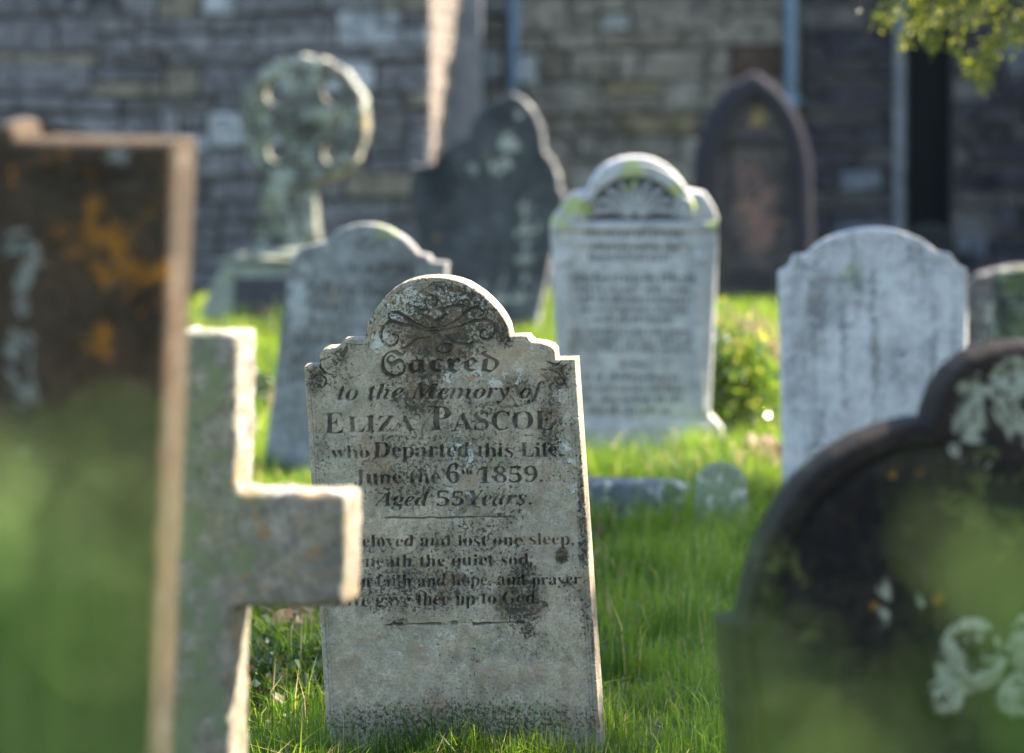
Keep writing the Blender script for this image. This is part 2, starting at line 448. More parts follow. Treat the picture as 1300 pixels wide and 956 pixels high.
def main_fn(u, v, x, z, d):
    wear = sstep(.30, .54, fbm(x, z, 20, 3, 51))*.4+.6
    u0, v0 = u, v; u = u+(fbm(x, z, 45, 2, 301)-.5)*2.4; v = v+(fbm(x, z, 45, 2, 302)-.5)*2.4
    c = R.sample(RLd, u, v)*wear; f = R.sample(RFd, u, v); hh = R.sample(RH, u, v)
    lowf = sstep(.02, .13, R.sample(RLg, u, v))   # lower facets kept paler: sky light painted into the cuts
    g = 0; gm = 0
    side = v > 440
    for dd, w, dep in ((.0125, .0016, .0014), (.0205, .0013, .0010)):
        ridge = np.clip(1-np.abs(d-dd)/w, 0, 1)*(.4+.6*sstep(.3, .5, fbm(x, z, 30, 2, 77)))
        g = g+ridge*dep; gm = np.maximum(gm, ridge)
    pits = sstep(.72, .80, fbm(x, z, 170, 3, 9, .6))
    chips = sstep(.60, .72, fbm(x, z, 70, 3, 33))*sstep(.014, 0, d)
    cr = np.minimum(poly_dist(u, v, smooth_curve(z4([(845, 640), (870, 690), (950, 740), (985, 780)]))), poly_dist(u, v, z4([(1060, 715), (1095, 765), (1135, 812)])))
    crk = np.clip(1-cr/.7, 0, 1)*.7
    h = -c*.0070-f*.0048+hh*.0022-g-pits*.0007-chips*.003-crk*.001+(fbm(x, z, 60, 4, 21)-.5)*.0016
    dark = blobs(u, v, [(555, 425, 90, 50, .72), (520, 480, 70, 34, .72), (545, 500, 34, 60, .66), (510, 420, 60, 25, .6), (630, 395, 45, 50, .6),
        (700, 540, 26, 80, .78), (705, 480, 30, 30, .8), (660, 560, 60, 40, .5), (575, 560, 140, 80, .55), (520, 620, 90, 50, .62), (640, 640, 50, 60, .62),
        (500, 750, 60, 50, .72), (560, 720, 120, 60, .6), (655, 765, 40, 36, .82), (714, 706, 13, 16, 1.05), (580, 735, 30, 14, .9), (505, 790, 28, 14, .7),
        (670, 800, 18, 18, .85), (665, 725, 30, 20, .85), (692, 767, 6, 6, 1.1), (722, 742, 20, 10, .8), (720, 836, 12, 8, .55), (400, 480, 20, 30, .8), (430, 455, 20, 25, .75), (470, 400, 14, 40, .6), (460, 520, 60, 50, .4), (435, 600, 30, 60, .3),
        (741, 640, 12, 160, .85), (755, 800, 8, 60, .8), (738, 790, 25, 80, .3), (480, 700, 40, 40, .6), (590, 640, 60, 30, .6), (590, 690, 130, 120, .5), (640, 700, 60, 100, .55)])
    dark = np.maximum(dark, .30+.22*sstep(.45, .65, fbm(x, z, 7, 4, 91)))
    dark = np.maximum(dark, blobs(u, v, [(565, 405, 120, 70, .88), (560, 430, 80, 50, 1.0), (540, 470, 50, 24, .9), (535, 505, 55, 40, .86), (640, 410, 24, 50, .9), (620, 520, 60, 20, .7), (660, 500, 40, 40, .7), (425, 480, 50, 40, .62), (560, 570, 200, 80, .64), (520, 610, 80, 60, .72), (600, 690, 120, 60, .64), (530, 745, 150, 60, .74), (660, 760, 50, 60, .9), (410, 620, 20, 200, .55), (580, 920, 300, 50, .75)]))
    dark = np.maximum(dark, sstep(.010, .001, d)*.6*(v < 470))
    dark = dark+.25*f+.18*sstep(.02, .0, np.abs(d-.0165))*(fbm(x, z, 12, 2, 4) > .45)
    pale = blobs(u, v, [(530, 385, 70, 26, .9), (610, 385, 45, 22, .6), (590, 478, 60, 20, .3), (480, 430, 20, 24, .7), (715, 500, 14, 22, .8), (620, 480, 80, 22, .35), (590, 600, 30, 90, .45), (570, 820, 150, 40, .25), (720, 600, 20, 60, .4)])
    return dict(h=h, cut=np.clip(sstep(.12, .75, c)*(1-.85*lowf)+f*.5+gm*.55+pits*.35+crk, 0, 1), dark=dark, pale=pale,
                orange=blobs(u, v, [(590, 478, 25, 10, .45), (520, 400, 40, 10, .35)]), moss=blobs(u, v, [(560, 425, 60, 40, .5), (480, 390, 24, 30, .55), (650, 600, 60, 60, .4), (650, 830, 100, 60, .35), (580, 930, 260, 50, .9)]))
def z4(L): return [(370+a/3.095, 590+b/3.095) for a, b in L]

M_main = stone_mat('weathered limestone', (.46, .39, .28), (.385, .345, .255), dark=(.040, .033, .022), pale=(.58, .56, .47), orange=(.36, .20, .09), moss=(.27, .27, .16),
                   cut=(.05, .042, .033), sc=1.0, spv=.15, bump=1.0, cutf=.84, grain=1.3, grime=.24)
main_top = [(386, 466), (405.5, 465), (405.8, 457), (405, 450), (409, 445), (414, 442.5), (431.4, 441), (434, 436), (436.5, 432), (463.5, 430.5), (464, 426), (467, 408), (472, 400), (478, 391), (488, 377.5), (499, 367.5), (510, 360.5), (522, 356), (536, 353), (551, 352), (566, 353), (578, 355.5), (591, 360), (601, 366), (613, 374.5), (623, 384), (632, 394), (639, 404), (644, 414), (647, 427.5),
            (668, 427), (671, 431), (675, 434.5), (688, 436), (699, 440), (704, 446), (705, 457), (730, 456.5)]
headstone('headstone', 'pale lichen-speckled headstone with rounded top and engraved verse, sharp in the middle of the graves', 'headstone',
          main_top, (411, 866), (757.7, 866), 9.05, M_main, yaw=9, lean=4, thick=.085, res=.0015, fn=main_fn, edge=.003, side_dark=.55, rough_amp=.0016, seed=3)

# small iron stub left in the shoulder
mb = MB(); p = at(650, 437, 8.985); mb.tube([p+np.array([0, .02, 0]), p+np.array([0, -.004, 0])], [.0085, .0085], 12); mb.tube([p+np.array([0, -.004, 0]), p+np.array([0, -.010, -.001])], [.006, .004], 10)
N = NT('rusted iron'); N.bsdf(N.mix(N.map(N.noise(N.coord(), 200, 5), .4, .6), (.09, .035, .02), (.04, .02, .015)), .8)
tag(mb.build('iron_pin', N.m, None, True), 'small rusty iron pin in the right shoulder of the engraved verse headstone', 'pin')

# ================================================================ LEFT FOREGROUND SLAB
def slab_fn(u, v, x, z, d):
    h = -.004*sstep(.002, 0, np.abs(d-.045)-.002)
    return dict(h=h, dark=np.maximum(.62, blobs(u, v, [(100, 220, 130, 40, .85), (60, 800, 150, 90, 1.1), (180, 400, 30, 150, .8), (20, 400, 60, 20, .5)])),
                orange=blobs(u, v, [(40, 235, 46, 40, .66), (128, 280, 40, 52, .80), (100, 210, 80, 40, .60), (190, 320, 46, 90, .6), (200, 235, 20, 70, .75), (130, 350, 28, 30, .7), (130, 432, 30, 34, .82), (90, 390, 34, 50, .5), (75, 300, 60, 60, .5), (160, 300, 50, 60, .55), (170, 390, 20, 40, .6)]),
                pale=blobs(u, v, [(30, 330, 32, 44, 1.0), (25, 480, 26, 110, .8), (150, 195, 18, 20, .5)]), moss=blobs(u, v, [(90, 400, 50, 50, .4)]))
M_slab = stone_mat('dark lichened slate', (.075, .050, .028), (.042, .034, .025), dark=(.010, .008, .006), pale=(.24, .25, .22), orange=(.38, .15, .012), moss=(.13, .11, .03), sc=.8, grain=.6, spv=.2)
headstone('headstone', 'tall dark slab at the left with orange lichen and a sunlit right edge', 'headstone',
          [(-115, 176), (-60, 178), (-12, 178), (-11, 168), (-4, 160), (6, 158), (14, 163), (17, 172), (18, 180), (120, 182), (217, 183)], (-150, 866), (191, 866), 5.1, M_slab, yaw=13, lean=4.5, thick=.115, res=.008, fn=slab_fn, edge=.006,
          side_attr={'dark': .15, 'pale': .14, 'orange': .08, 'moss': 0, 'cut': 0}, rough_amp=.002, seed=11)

# ================================================================ FOREGROUND STONE CROSS (one piece of granite)
M_gran = stone_mat('rough granite', (.31, .275, .21), (.20, .185, .14), dark=(.06, .05, .04), pale=(.46, .42, .37), orange=(.34, .19, .07), moss=(.16, .19, .10), sc=.8, spv=.28, bump=1.0, grain=.8)
def cross_stone():
    Yc = 6.5
    O = at(250, 700, Yc); O[2] = 0
    L = lambda x, y: (at(x, y, Yc)[0]-O[0], at(x, y, Yc)[2])
    x0, zt = L(198, 421); x1 = L(293, 421)[0]; xa0 = L(34, 700)[0]; xa1 = L(438, 700)[0]; za1 = L(300, 622)[1]; za0 = L(300, 767)[1]; zb = -.1
    def lin(ks):
        o = []
        for p, q in zip(ks[:-1], ks[1:]):
            k = max(1, int((q-p)/.012)); o += [p+(q-p)*i/k for i in range(k)]
        return np.array(o+[ks[-1]])
    xs = lin([xa0, x0, x1, xa1]); zs = lin([zb, za0, za1, zt])
    inside = lambda x, z: (x0 < x < x1) or (za0 < z < za1)
    cell = np.array([[inside((xs[i]+xs[i+1])/2, (zs[j]+zs[j+1])/2) for j in range(len(zs)-1)] for i in range(len(xs)-1)])
    T = .13; ny = 9; V = []; Fc = []; vid = {}
    def vt(i, j, k):
        if (i, j, k) not in vid: vid[(i, j, k)] = len(V); V.append((xs[i], T*k/ny, zs[j]))
        return vid[(i, j, k)]
    for i in range(cell.shape[0]):
        for j in range(cell.shape[1]):
            if not cell[i, j]: continue
            Fc.append((vt(i, j, 0), vt(i+1, j, 0), vt(i+1, j+1, 0), vt(i, j+1, 0))); Fc.append((vt(i, j+1, ny), vt(i+1, j+1, ny), vt(i+1, j, ny), vt(i, j, ny)))
            for di, dj, e in ((-1, 0, ((0, 1), (0, 0))), (1, 0, ((1, 0), (1, 1))), (0, -1, ((0, 0), (1, 0))), (0, 1, ((1, 1), (0, 1)))):
                a, b = i+di, j+dj
                if 0 <= a < cell.shape[0] and 0 <= b < cell.shape[1] and cell[a, b]: continue
                (p, q), (r_, s_) = e
                for k in range(ny): Fc.append((vt(i+p, j+q, k), vt(i+p, j+q, k+1), vt(i+r_, j+s_, k+1), vt(i+r_, j+s_, k)))
    V = np.array(V)
    # soften the arrises and roughen
    nb = [set() for _ in V]
    for f in Fc:
        for q in range(4): nb[f[q]].add(f[(q+1) % 4]); nb[f[q]].add(f[q-1])
    nb = [list(q) for q in nb]
    for _ in range(3): V = np.array([.55*V[i]+.45*V[q].mean(0) for i, q in enumerate(nb)])
    for ax, sd in ((0, 1), (1, 2), (2, 3)):
        V[:, ax] += (fbm(V[:, 0]+V[:, 1]*.7, V[:, 2]+V[:, 1]*.7, 30, 4, sd*31, .7)-.5)*.014
    V[:, 0] += (V[:, 2]-.5)*.035*(V[:, 0] < 9)
    x, z = V[:, 0], V[:, 2]
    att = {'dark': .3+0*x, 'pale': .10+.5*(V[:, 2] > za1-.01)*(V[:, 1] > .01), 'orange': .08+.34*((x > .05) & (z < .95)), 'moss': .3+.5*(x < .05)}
    o = mesh_obj('stone_cross', V, np.array(Fc), M_gran, None, True, att)
    o.location = O; o.rotation_euler = (math.radians(1.5), 0, -math.radians(11))
    tag(o, 'rough granite cross with a square arm reaching in front of the engraved headstone', 'grave cross')
cross_stone()

# ================================================================ RIGHT FOREGROUND ROUNDED STONE
def round_fn(u, v, x, z, d):
    h = -.010*sstep(.028, .034, d)*(1-sstep(.040, .046, d))+.004*sstep(.05, .06, d)
    rose = 0
    for cx, cy, r in ((1232, 832, 50), (1310, 815, 40), (1295, 885, 34), (1196, 884, 28)):
        rr = np.hypot(u-cx, v-cy)/r; an = np.arctan2(v-cy, u-cx)
        petal = np.sqrt(np.clip(1-rr**2, 0, 1))*(.62+.38*np.sin(rr*11+an*1.0)*np.cos(an*2.5+rr*3)**2)
        rose = np.maximum(rose, petal)
    h = h+rose*.03
    for L in ([(1120, 760), (1130, 700), (1170, 735), (1165, 800)], [(1165, 730), (1185, 790), (1178, 850)]):
        h = h+.008*np.clip(1-poly_dist(u, v, smooth_curve(L))/9, 0, 1)
    return dict(h=h, pale=np.maximum(blobs(u, v, [(1278, 500, 66, 50, .98), (1240, 540, 32, 30, 1.05), (1292, 545, 32, 50, .95), (1212, 567, 9, 12, .9), (1255, 585, 40, 14, .5), (1295, 600, 20, 30, .5), (1120, 770, 14, 40, .5), (1172, 760, 10, 50, .55)]), np.clip(rose*1.9, 0, 1.0)),
                orange=blobs(u, v, [(1132, 602, 9, 8, 1.1), (1168, 600, 8, 8, 1.0), (1110, 770, 8, 10, .8), (1190, 760, 9, 12, .8), (1195, 720, 6, 8, .8)]),
                moss=blobs(u, v, [(1250, 640, 80, 90, .8), (1000, 760, 60, 80, .6)]), dark=np.maximum(.66, blobs(u, v, [(1110, 640, 90, 60, 1.0), (1060, 700, 80, 80, .9)]))*(1-.8*np.clip(rose*2, 0, 1)))
M_round = stone_mat('dark mossy stone', (.032, .023, .017), (.022, .018, .012), dark=(.006, .005, .005), pale=(.34, .35, .25), orange=(.40, .19, .02), moss=(.075, .085, .025), sc=.5, spv=.25, grain=.5)
rt = [(921, 793), (935, 791), (947, 790), (949, 786), (955, 755), (966, 715), (982, 676), (1003, 640), (1030, 608), (1062, 580), (1097, 559), (1135, 545), (1165, 539), (1185, 538), (1189, 522), (1198, 498), (1213, 474), (1236, 455), (1265, 444), (1300, 439), (1335, 444), (1364, 455), (1387, 474), (1402, 498), (1411, 522), (1415, 538), (1435, 540), (1465, 545), (1503, 559), (1538, 580), (1570, 608), (1597, 640), (1618, 676), (1634, 715), (1645, 755), (1651, 786), (1653, 790), (1679, 793)]
headstone('headstone', 'broad dark headstone with stepped round top, white lichen and a carved rose', 'headstone',
          rt, (940, 960), (1660, 960), 6.0, M_round, yaw=-6, lean=0, thick=.14, res=.005, fn=round_fn, edge=.012, seed=17, rough_amp=.002)
# ================================================================ LETTER-LIKE MARKS for weathered, unreadable inscriptions
def marks(rows, x0, y0, x1, y1):
    RR = Raster(x0, y0, x1, y1); r = random.Random(5)
    for (xa, xb, yy, hgt, slope) in rows:
        x = xa
        while x < xb:
            wl = r.uniform(10, 26)
            xe = min(x+wl, xb); q = x
            while q < xe:
                hh = hgt*1.15*r.choice([.65, .65, .7, 1.0, .66]); w = r.uniform(1.9, 3.1)
                y = yy+slope*(q-xa); lean = r.uniform(-.3, .3)
                RR.fill([np.array([(q, y), (q+w, y), (q+w+lean, y-hh), (q+lean, y-hh)])])
                if r.random() < .6:
                    t = r.choice([0, .5, .85]); RR.fill([np.array([(q+w, y-hh*t), (q+w+2.0, y-hh*t), (q+w+2.0, y-hh*t-1.3), (q+w, y-hh*t-1.3)])])
                q += r.uniform(4.9, 6.6)
            x = xe+r.uniform(4, 7)
    return RR, RR.blur(1)

# ================================================================ PALE PEDIMENT HEADSTONE (middle distance)
rows = [(742, 868, 300, 11, .01), (752, 862, 318, 7, 0), (748, 850, 331, 9, .01), (728, 880, 358, 10, .01), (736, 872, 371, 8, .01), (735, 872, 384, 9, .01), (738, 868, 396, 7, .01), (755, 848, 409, 9, .01),
        (722, 880, 425, 8, .01), (724, 882, 436, 7, .01), (722, 880, 446, 7, .01), (786, 815, 466, 6, 0), (742, 860, 483, 9, .01), (738, 866, 497, 8, .01), (740, 864, 511, 8, .01), (748, 850, 526, 9, .01)]
RM, RMb = marks(rows, 690, 190, 925, 600)
def ped_fn(u, v, x, z, d):
    m = RM.sample(RMb, u, v)
    h = -.004*m
    corn = sstep(280, 283, v)*(1-sstep(291, 294, v)); h = h+.022*corn
    h = h+.008*sstep(303, 305, v)*(1-sstep(309, 311, v))
    inpanel = sstep(729, 732, u-(v-443)*.02)*(1-sstep(881, 884, u-(v-443)*.012))*sstep(312, 315, v)*(1-sstep(534, 537, v))
    h = h-.010*inpanel
    for cx, s in ((721, .03), (890, 0)):
        c = cx+(v-443)*s; w = np.abs(u-c)
        h = h+.014*np.sqrt(np.clip(1-(w/7)**2, 0, 1))*(v > 338)*(v < 522)
        h = h+.012*np.clip(1-np.maximum(w/10, np.abs(v-327)/9), 0, .3)/.3
    # pediment: raised arch band over a sunk field with carved leaves
    cen = 806; rr = np.hypot(u-cen, (v-283)*1.05)
    band = sstep(60, 64, rr)*(1-sstep(78, 82, rr))*(v < 280)
    field = (1-sstep(60, 64, rr))*(v < 280)
    fan = 0
    for a0 in np.linspace(-1.25, 1.25, 9):
        L = [(cen+math.sin(a0)*8, 276-math.cos(a0)*8), (cen+math.sin(a0)*30, 276-math.cos(a0)*32), (cen+math.sin(a0*1.15)*50, 276-math.cos(a0*1.15)*44)]
        fan = np.maximum(fan, np.clip(1-poly_dist(u, v, smooth_curve(L))/4.6, 0, 1))
    for cx in (745, 868):
        for k in (1, 2):
            fan = np.maximum(fan, np.clip(1-np.abs(np.hypot(u-cx, v-264)-6*k)/3.4, 0, 1))
    h = h+.012*band-.012*field+fan*.018
    h = h+.02*sstep(536, 542, v)
    pale = blobs(u, v, [(800, 400, 120, 220, .45), (800, 570, 110, 40, .5)])
    moss = blobs(u, v, [(806, 222, 22, 26, 1.05), (735, 262, 24, 20, 1.1), (712, 282, 18, 14, 1.0), (882, 262, 14, 12, 1.0), (740, 300, 12, 20, .7), (858, 240, 14, 12, .8), (903, 282, 12, 12, .6)])
    return dict(h=h, cut=np.clip(m*3.0+field*(1-np.clip(fan*1.6, 0, 1))*.9, 0, 1), pale=pale, moss=moss, dark=.28+.65*field*(1-np.clip(fan*2, 0, 1))+.5*(rr < 14)*0)
M_ped = stone_mat('pale blue grey limestone', (.52, .52, .51), (.40, .405, .40), dark=(.10, .105, .11), pale=(.55, .55, .54), moss=(.40, .46, .15), cut=(.05, .052, .058), sc=.6, spv=.14, cutf=.9, grain=.25)
ped_top = [(702, 312), (699.5, 292), (698.5, 283), (706, 273), (716, 262), (723, 252), (729, 246), (738, 243.5), (747, 243), (752.5, 229), (761, 217), (772, 208.5), (787, 202), (803, 199.5), (818, 200), (831, 203), (845, 210), (857, 220), (866, 231), (872, 241.5), (884, 243), (895, 246), (902, 256), (908.5, 268), (916.5, 282), (915, 292), (911, 312)]
PED_, _ = headstone('headstone', 'pale grey headstone with carved arched pediment, side columns and a long faded inscription', 'headstone',
          ped_top, (716, 592), (898, 592), 17.0, M_ped, yaw=-2, lean=2, thick=.13, res=.0045, fn=ped_fn, edge=.008, seed=29)
def foot_fn(u, v, x, z, d): return dict(dark=.3+0*u, moss=blobs(u, v, [(905, 560, 20, 40, .5)]), pale=.3+0*u)
FOOT, _ = headstone('foot_block', None, None,
          [(700, 548), (709, 538), (716, 534), (900, 526), (909, 534), (918, 545)], (702, 594), (917, 594), 17.012, M_ped, yaw=-2, lean=2, thick=.2, res=.012, fn=foot_fn, edge=.012, seed=31)
bpy.context.view_layer.update(); mw = FOOT.matrix_world.copy(); FOOT.parent = PED_; FOOT.matrix_parent_inverse = PED_.matrix_world.inverted(); FOOT.matrix_world = mw

# ================================================================ PLAIN PALE HEADSTONE (right)
def pl_fn(u, v, x, z, d):
    rows_h = 0
    band = np.clip(1-np.abs(d-.045)/.006, 0, 1)
    st = fbm(x*14, z*1.2, 1.6, 3, 66)
    return dict(h=-.003*band, pale=.45+.4*(fbm(x, z, 9, 3, 8)-.5), dark=.36+.35*sstep(.5, .7, st)+.35*blobs(u, v, [(1100, 630, 160, 26, 1), (1080, 360, 50, 20, 1), (1140, 460, 50, 40, .8), (1010, 460, 24, 80, .9), (1060, 400, 80, 40, .6)]), moss=blobs(u, v, [(1080, 345, 24, 18, .6), (1000, 350, 18, 14, .4)]), cut=band*.35)
M_pl = stone_mat('mottled pale stone', (.66, .64, .61), (.50, .495, .485), dark=(.17, .175, .17), pale=(.62, .62, .60), moss=(.30, .33, .22), sc=.42, spv=.16, grain=.3)
headstone('headstone', 'plain mottled white headstone with notched shoulders, standing right of the leafy bush', 'headstone',
          [(989, 345), (1000, 339), (1005, 332), (1007, 325), (1025, 323), (1033, 314), (1048, 304), (1067, 296.5), (1085, 292), (1101, 290), (1120, 290), (1137, 292.5), (1154, 298), (1169, 304.5), (1181, 313), (1189, 320), (1206, 323), (1210, 330), (1215, 337), (1227, 343)],
          (996, 636), (1228, 636), 15.2, M_pl, yaw=3, lean=-2, thick=.10, res=.0055, fn=pl_fn, edge=.008, seed=37)

# ================================================================ LEANING GREY HEADSTONE (left of centre)
rows = [(415, 528, 346, 17, .03), (388, 545, 372, 15, .06), (384, 552, 394, 14, .05), (378, 556, 416, 14, .04), (376, 556, 438, 14, .02), (372, 560, 462, 13, 0), (368, 560, 486, 14, 0)]
RK, RKb = marks(rows, 320, 280, 580, 620)
def lean_fn(u, v, x, z, d):
    m = RK.sample(RKb, u, v)*sstep(.25, .5, fbm(x, z, 6, 3, 61))
    return dict(h=-.003*m-.002*np.clip(1-np.abs(d-.05)/.006, 0, 1), cut=np.clip(m*1.9, 0, 1), dark=np.maximum(.45, blobs(u, v, [(500, 360, 60, 70, .75), (470, 310, 50, 20, .7), (395, 340, 12, 60, .7), (520, 330, 40, 30, .6), (440, 430, 60, 60, .6)])),
                pale=blobs(u, v, [(385, 380, 24, 60, .8), (500, 305, 20, 10, .7), (370, 480, 16, 60, .4)]), moss=blobs(u, v, [(490, 295, 30, 14, .7), (550, 340, 20, 10, .5)]), orange=blobs(u, v, [(440, 400, 60, 60, .5)]))
M_lean = stone_mat('blue grey slate headstone', (.33, .34, .335), (.22, .22, .21), dark=(.055, .05, .045), pale=(.42, .44, .43), orange=(.24, .17, .11), moss=(.27, .31, .17), cut=(.05, .045, .04), sc=.55, spv=.2, grain=.5)
headstone('headstone', 'grey headstone tipped to the right with blurred lettering, behind the engraved verse stone', 'headstone',
          [(364, 354), (367, 338), (372, 326), (382, 315), (396, 311), (414, 307), (422, 299), (431, 292), (443, 287.5), (455, 285), (467, 284.5), (479, 286), (491, 290), (501, 296), (511, 302), (519, 309), (525, 316), (530, 322), (543, 325), (546, 332), (566, 334)],
          (333, 612), (538, 612), 16.0, M_lean, yaw=10, lean=1, thick=.085, res=.005, fn=lean_fn, edge=.006, seed=41, side_dark=.1)

# ================================================================ DARK GOTHIC STONE
def goth_fn(u, v, x, z, d):
    groove = np.clip(1-np.abs(d-.07)/.014, 0, 1)
    return dict(h=-.01*groove, dark=np.maximum(.60, blobs(u, v, [(560, 230, 40, 60, .9), (640, 150, 40, 20, .8)])), pale=blobs(u, v, [(660, 146, 8, 8, 1.15), (645, 178, 16, 14, .95), (628, 170, 9, 9, .9), (635, 210, 18, 14, .95), (612, 202, 8, 8, .8), (676, 242, 7, 7, 1.1), (655, 190, 9, 8, .9), (600, 215, 7, 9, .7), (670, 320, 20, 80, .6), (640, 380, 60, 60, .4)]),
                orange=blobs(u, v, [(553, 303, 7, 7, .9), (690, 400, 14, 30, .3)]), moss=blobs(u, v, [(640, 200, 40, 30, .5)]))
M_goth = stone_mat('dark slate', (.115, .12, .13), (.07, .074, .08), dark=(.018, .02, .026), pale=(.46, .46, .40), orange=(.4, .24, .06), moss=(.18, .19, .11), sc=.4, spv=.25, grain=.6)
headstone('headstone', 'dark slate headstone with pointed gothic top and sunlit scalloped right edge', 'headstone',
          [(520, 240), (524, 211), (552, 209), (556, 198), (566, 188), (578, 181), (592, 175), (596, 166), (600, 155), (608, 143), (620, 133), (635, 125), (650, 119), (662, 126), (673, 137), (681, 150), (686, 163), (688, 180), (690, 193), (698, 201), (704, 213), (708, 226), (709, 240), (716, 248)],
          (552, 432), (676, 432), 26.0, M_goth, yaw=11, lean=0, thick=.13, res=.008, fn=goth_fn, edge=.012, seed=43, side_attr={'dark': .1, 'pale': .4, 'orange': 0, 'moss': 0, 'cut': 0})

# ================================================================ CELTIC WHEEL CROSS
M_celt = stone_mat('mossy old stone', (.15, .148, .13), (.10, .10, .09), dark=(.03, .03, .03), pale=(.40, .42, .36), orange=(.30, .22, .08), moss=(.19, .21, .14), sc=.35, spv=.25, grain=.4)
def celtic():
    import bmesh
    Yc = 27.0; k = Yc/F; T = .14
    C = at(388, 154, Yc); cu = bpy.data.curves.new('wheel', 'CURVE'); cu.dimensions = '2D'; cu.fill_mode = 'BOTH'; cu.extrude = T/2; cu.bevel_depth = .012; cu.bevel_resolution = 1
    def spl(P):
        s = cu.splines.new('POLY'); s.points.add(len(P)-1); s.use_cyclic_u = True
        for q, p in zip(s.points, P): q.co = (p[0], p[1], 0, 1)
    Rr = 80*k; out = []
    sh = [(-36*k, None), (26*k, None)]
    n = 72; base_y = -170*k
    aL = math.asin(-.40); 
    for i in range(n+1):
        a = math.radians(-90+22)+(math.radians(360-46))*i/n; r = Rr*(1+.012*math.sin(a*17)+random.gauss(0, .006)); out.append((r*math.cos(a), r*math.sin(a)))
    out += [(-50*k, -84*k), (-56*k, -120*k), (-70*k, base_y), (18*k, base_y), (12*k, -120*k), (9*k, -84*k)][::1]
    spl(out)
    for sx in (-1, 1):
        for sy in (-1, 1):
            P = []
            for i in range(14):
                a = 2*math.pi*i/14; x = 34*k*sx+18*k*math.cos(a)*(1+.25*math.cos(a-math.atan2(sy, sx))); y = 34*k*sy+18*k*math.sin(a)*(1+.25*math.cos(a-math.atan2(sy, sx)))
                P.append((x, y))
            spl(P[::-1])
    ob = bpy.data.objects.new('wheel', cu); COL.objects.link(ob); dg = bpy.context.evaluated_depsgraph_get()
    me = bpy.data.meshes.new_from_object(ob.evaluated_get(dg)); bpy.data.objects.remove(ob)
    bm = bmesh.new(); bm.from_mesh(me); bmesh.ops.remove_doubles(bm, verts=bm.verts, dist=.0005)
    bmesh.ops.rotate(bm, verts=bm.verts, cent=(0, 0, 0), matrix=Matrix.Rotation(math.radians(90), 3, 'X'))
    # raised ring and boss on the face
    def ring(r0, r1, y0, y1, seg=48):
        a = [];
        for i in range(seg):
            q = 2*math.pi*i/seg; c, s = math.cos(q), math.sin(q)
            a.append([bm.verts.new((r*c, y, r*s)) for r, y in ((r0, y0), (r0, y1), (r1, y1), (r1, y0))])
        for i in range(seg):
            b, c = a[i], a[(i+1) % seg]
            for j in range(3): bm.faces.new((b[j], b[j+1], c[j+1], c[j]))
    yf = -(T/2+.012)
    ring(.86*Rr, .97*Rr, yf+.005, yf-.018); ring(0.001, .16*Rr, yf+.005, yf-.04)
    bmesh.ops.recalc_face_normals(bm, faces=bm.faces)
    for v in bm.verts: v.co += Vector((random.gauss(0, .007), random.gauss(0, .005), random.gauss(0, .007)))
    me2 = bpy.data.meshes.new('cross_head'); bm.to_mesh(me2); bm.free(); me2.materials.clear(); me2.materials.append(M_celt)
    root = empty('celtic_cross', (C[0], Yc, 0), -math.radians(12))
    tag(root, 'mossy wheel-headed stone cross on a tapering plinth in front of the church wall', 'grave cross')
    o = bpy.data.objects.new('cross_head', me2); COL.objects.link(o); o.parent = root; o.location = (0, 0, C[2])
    nv = len(me2.vertices); co = np.zeros(nv*3); me2.vertices.foreach_get('co', co); co = co.reshape(-1, 3)
    for kk, w in (('moss', .42+.38*(co[:, 0] < -.1)), ('orange', .12+.55*((np.hypot(co[:, 0], co[:, 2]) > .40) & (co[:, 0] > 0) & (co[:, 2] < .05) & (co[:, 2] > -.5))), ('dark', .3+0*co[:, 0]), ('pale', .4+.3*(co[:, 2] > .2))):
        me2.attributes.new(kk, 'FLOAT', 'POINT').data.foreach_set('value', w.astype(np.float32))
    # plinth
    zt = C[2]-170*k; mb = MB()
    def frus(w0, w1, d0, d1, z0, z1):
        V = [(-w0, -d0, z0), (w0, -d0, z0), (w0, d0, z0), (-w0, d0, z0), (-w1, -d1, z1), (w1, -d1, z1), (w1, d1, z1), (-w1, d1, z1)]
        mb.add(V, [(3, 2, 1, 0), (4, 5, 6, 7), (0, 1, 5, 4), (1, 2, 6, 5), (2, 3, 7, 6), (3, 0, 4, 7)])
    frus(.76, .52, .42, .32, -.05, zt-.05); frus(.55, .53, .34, .33, zt-.048, zt+.0); frus(.40, .30, .27, .2, zt+.002, zt+.06)
    pb = mb.build('plinth', stone_mat('mossy plinth stone', (.30, .31, .24), (.22, .25, .16), dark=(.09, .09, .08), sc=.35, spv=.25, grain=.6), root)
    m = pb.modifiers.new('soft', 'BEVEL'); m.width = .03; m.segments = 2
    m = pb.modifiers.new('sub', 'SUBSURF'); m.subdivision_type = 'SIMPLE'; m.levels = m.render_levels = 3
    tx = bpy.data.textures.new('rough', 'CLOUDS'); tx.noise_scale = .12
    m = pb.modifiers.new('rough', 'DISPLACE'); m.texture = tx; m.strength = .04
    mb = MB(); mb.box(-.42, .40, -.405, -.30, .06, zt-.2, ch=.01)
    pn = mb.build('panel', stone_mat('dark panel slate', (.085, .08, .085), (.065, .06, .065), sc=.5), root)
    pn.rotation_euler.x = math.radians(-9); pn.location.y = -.012
celtic()

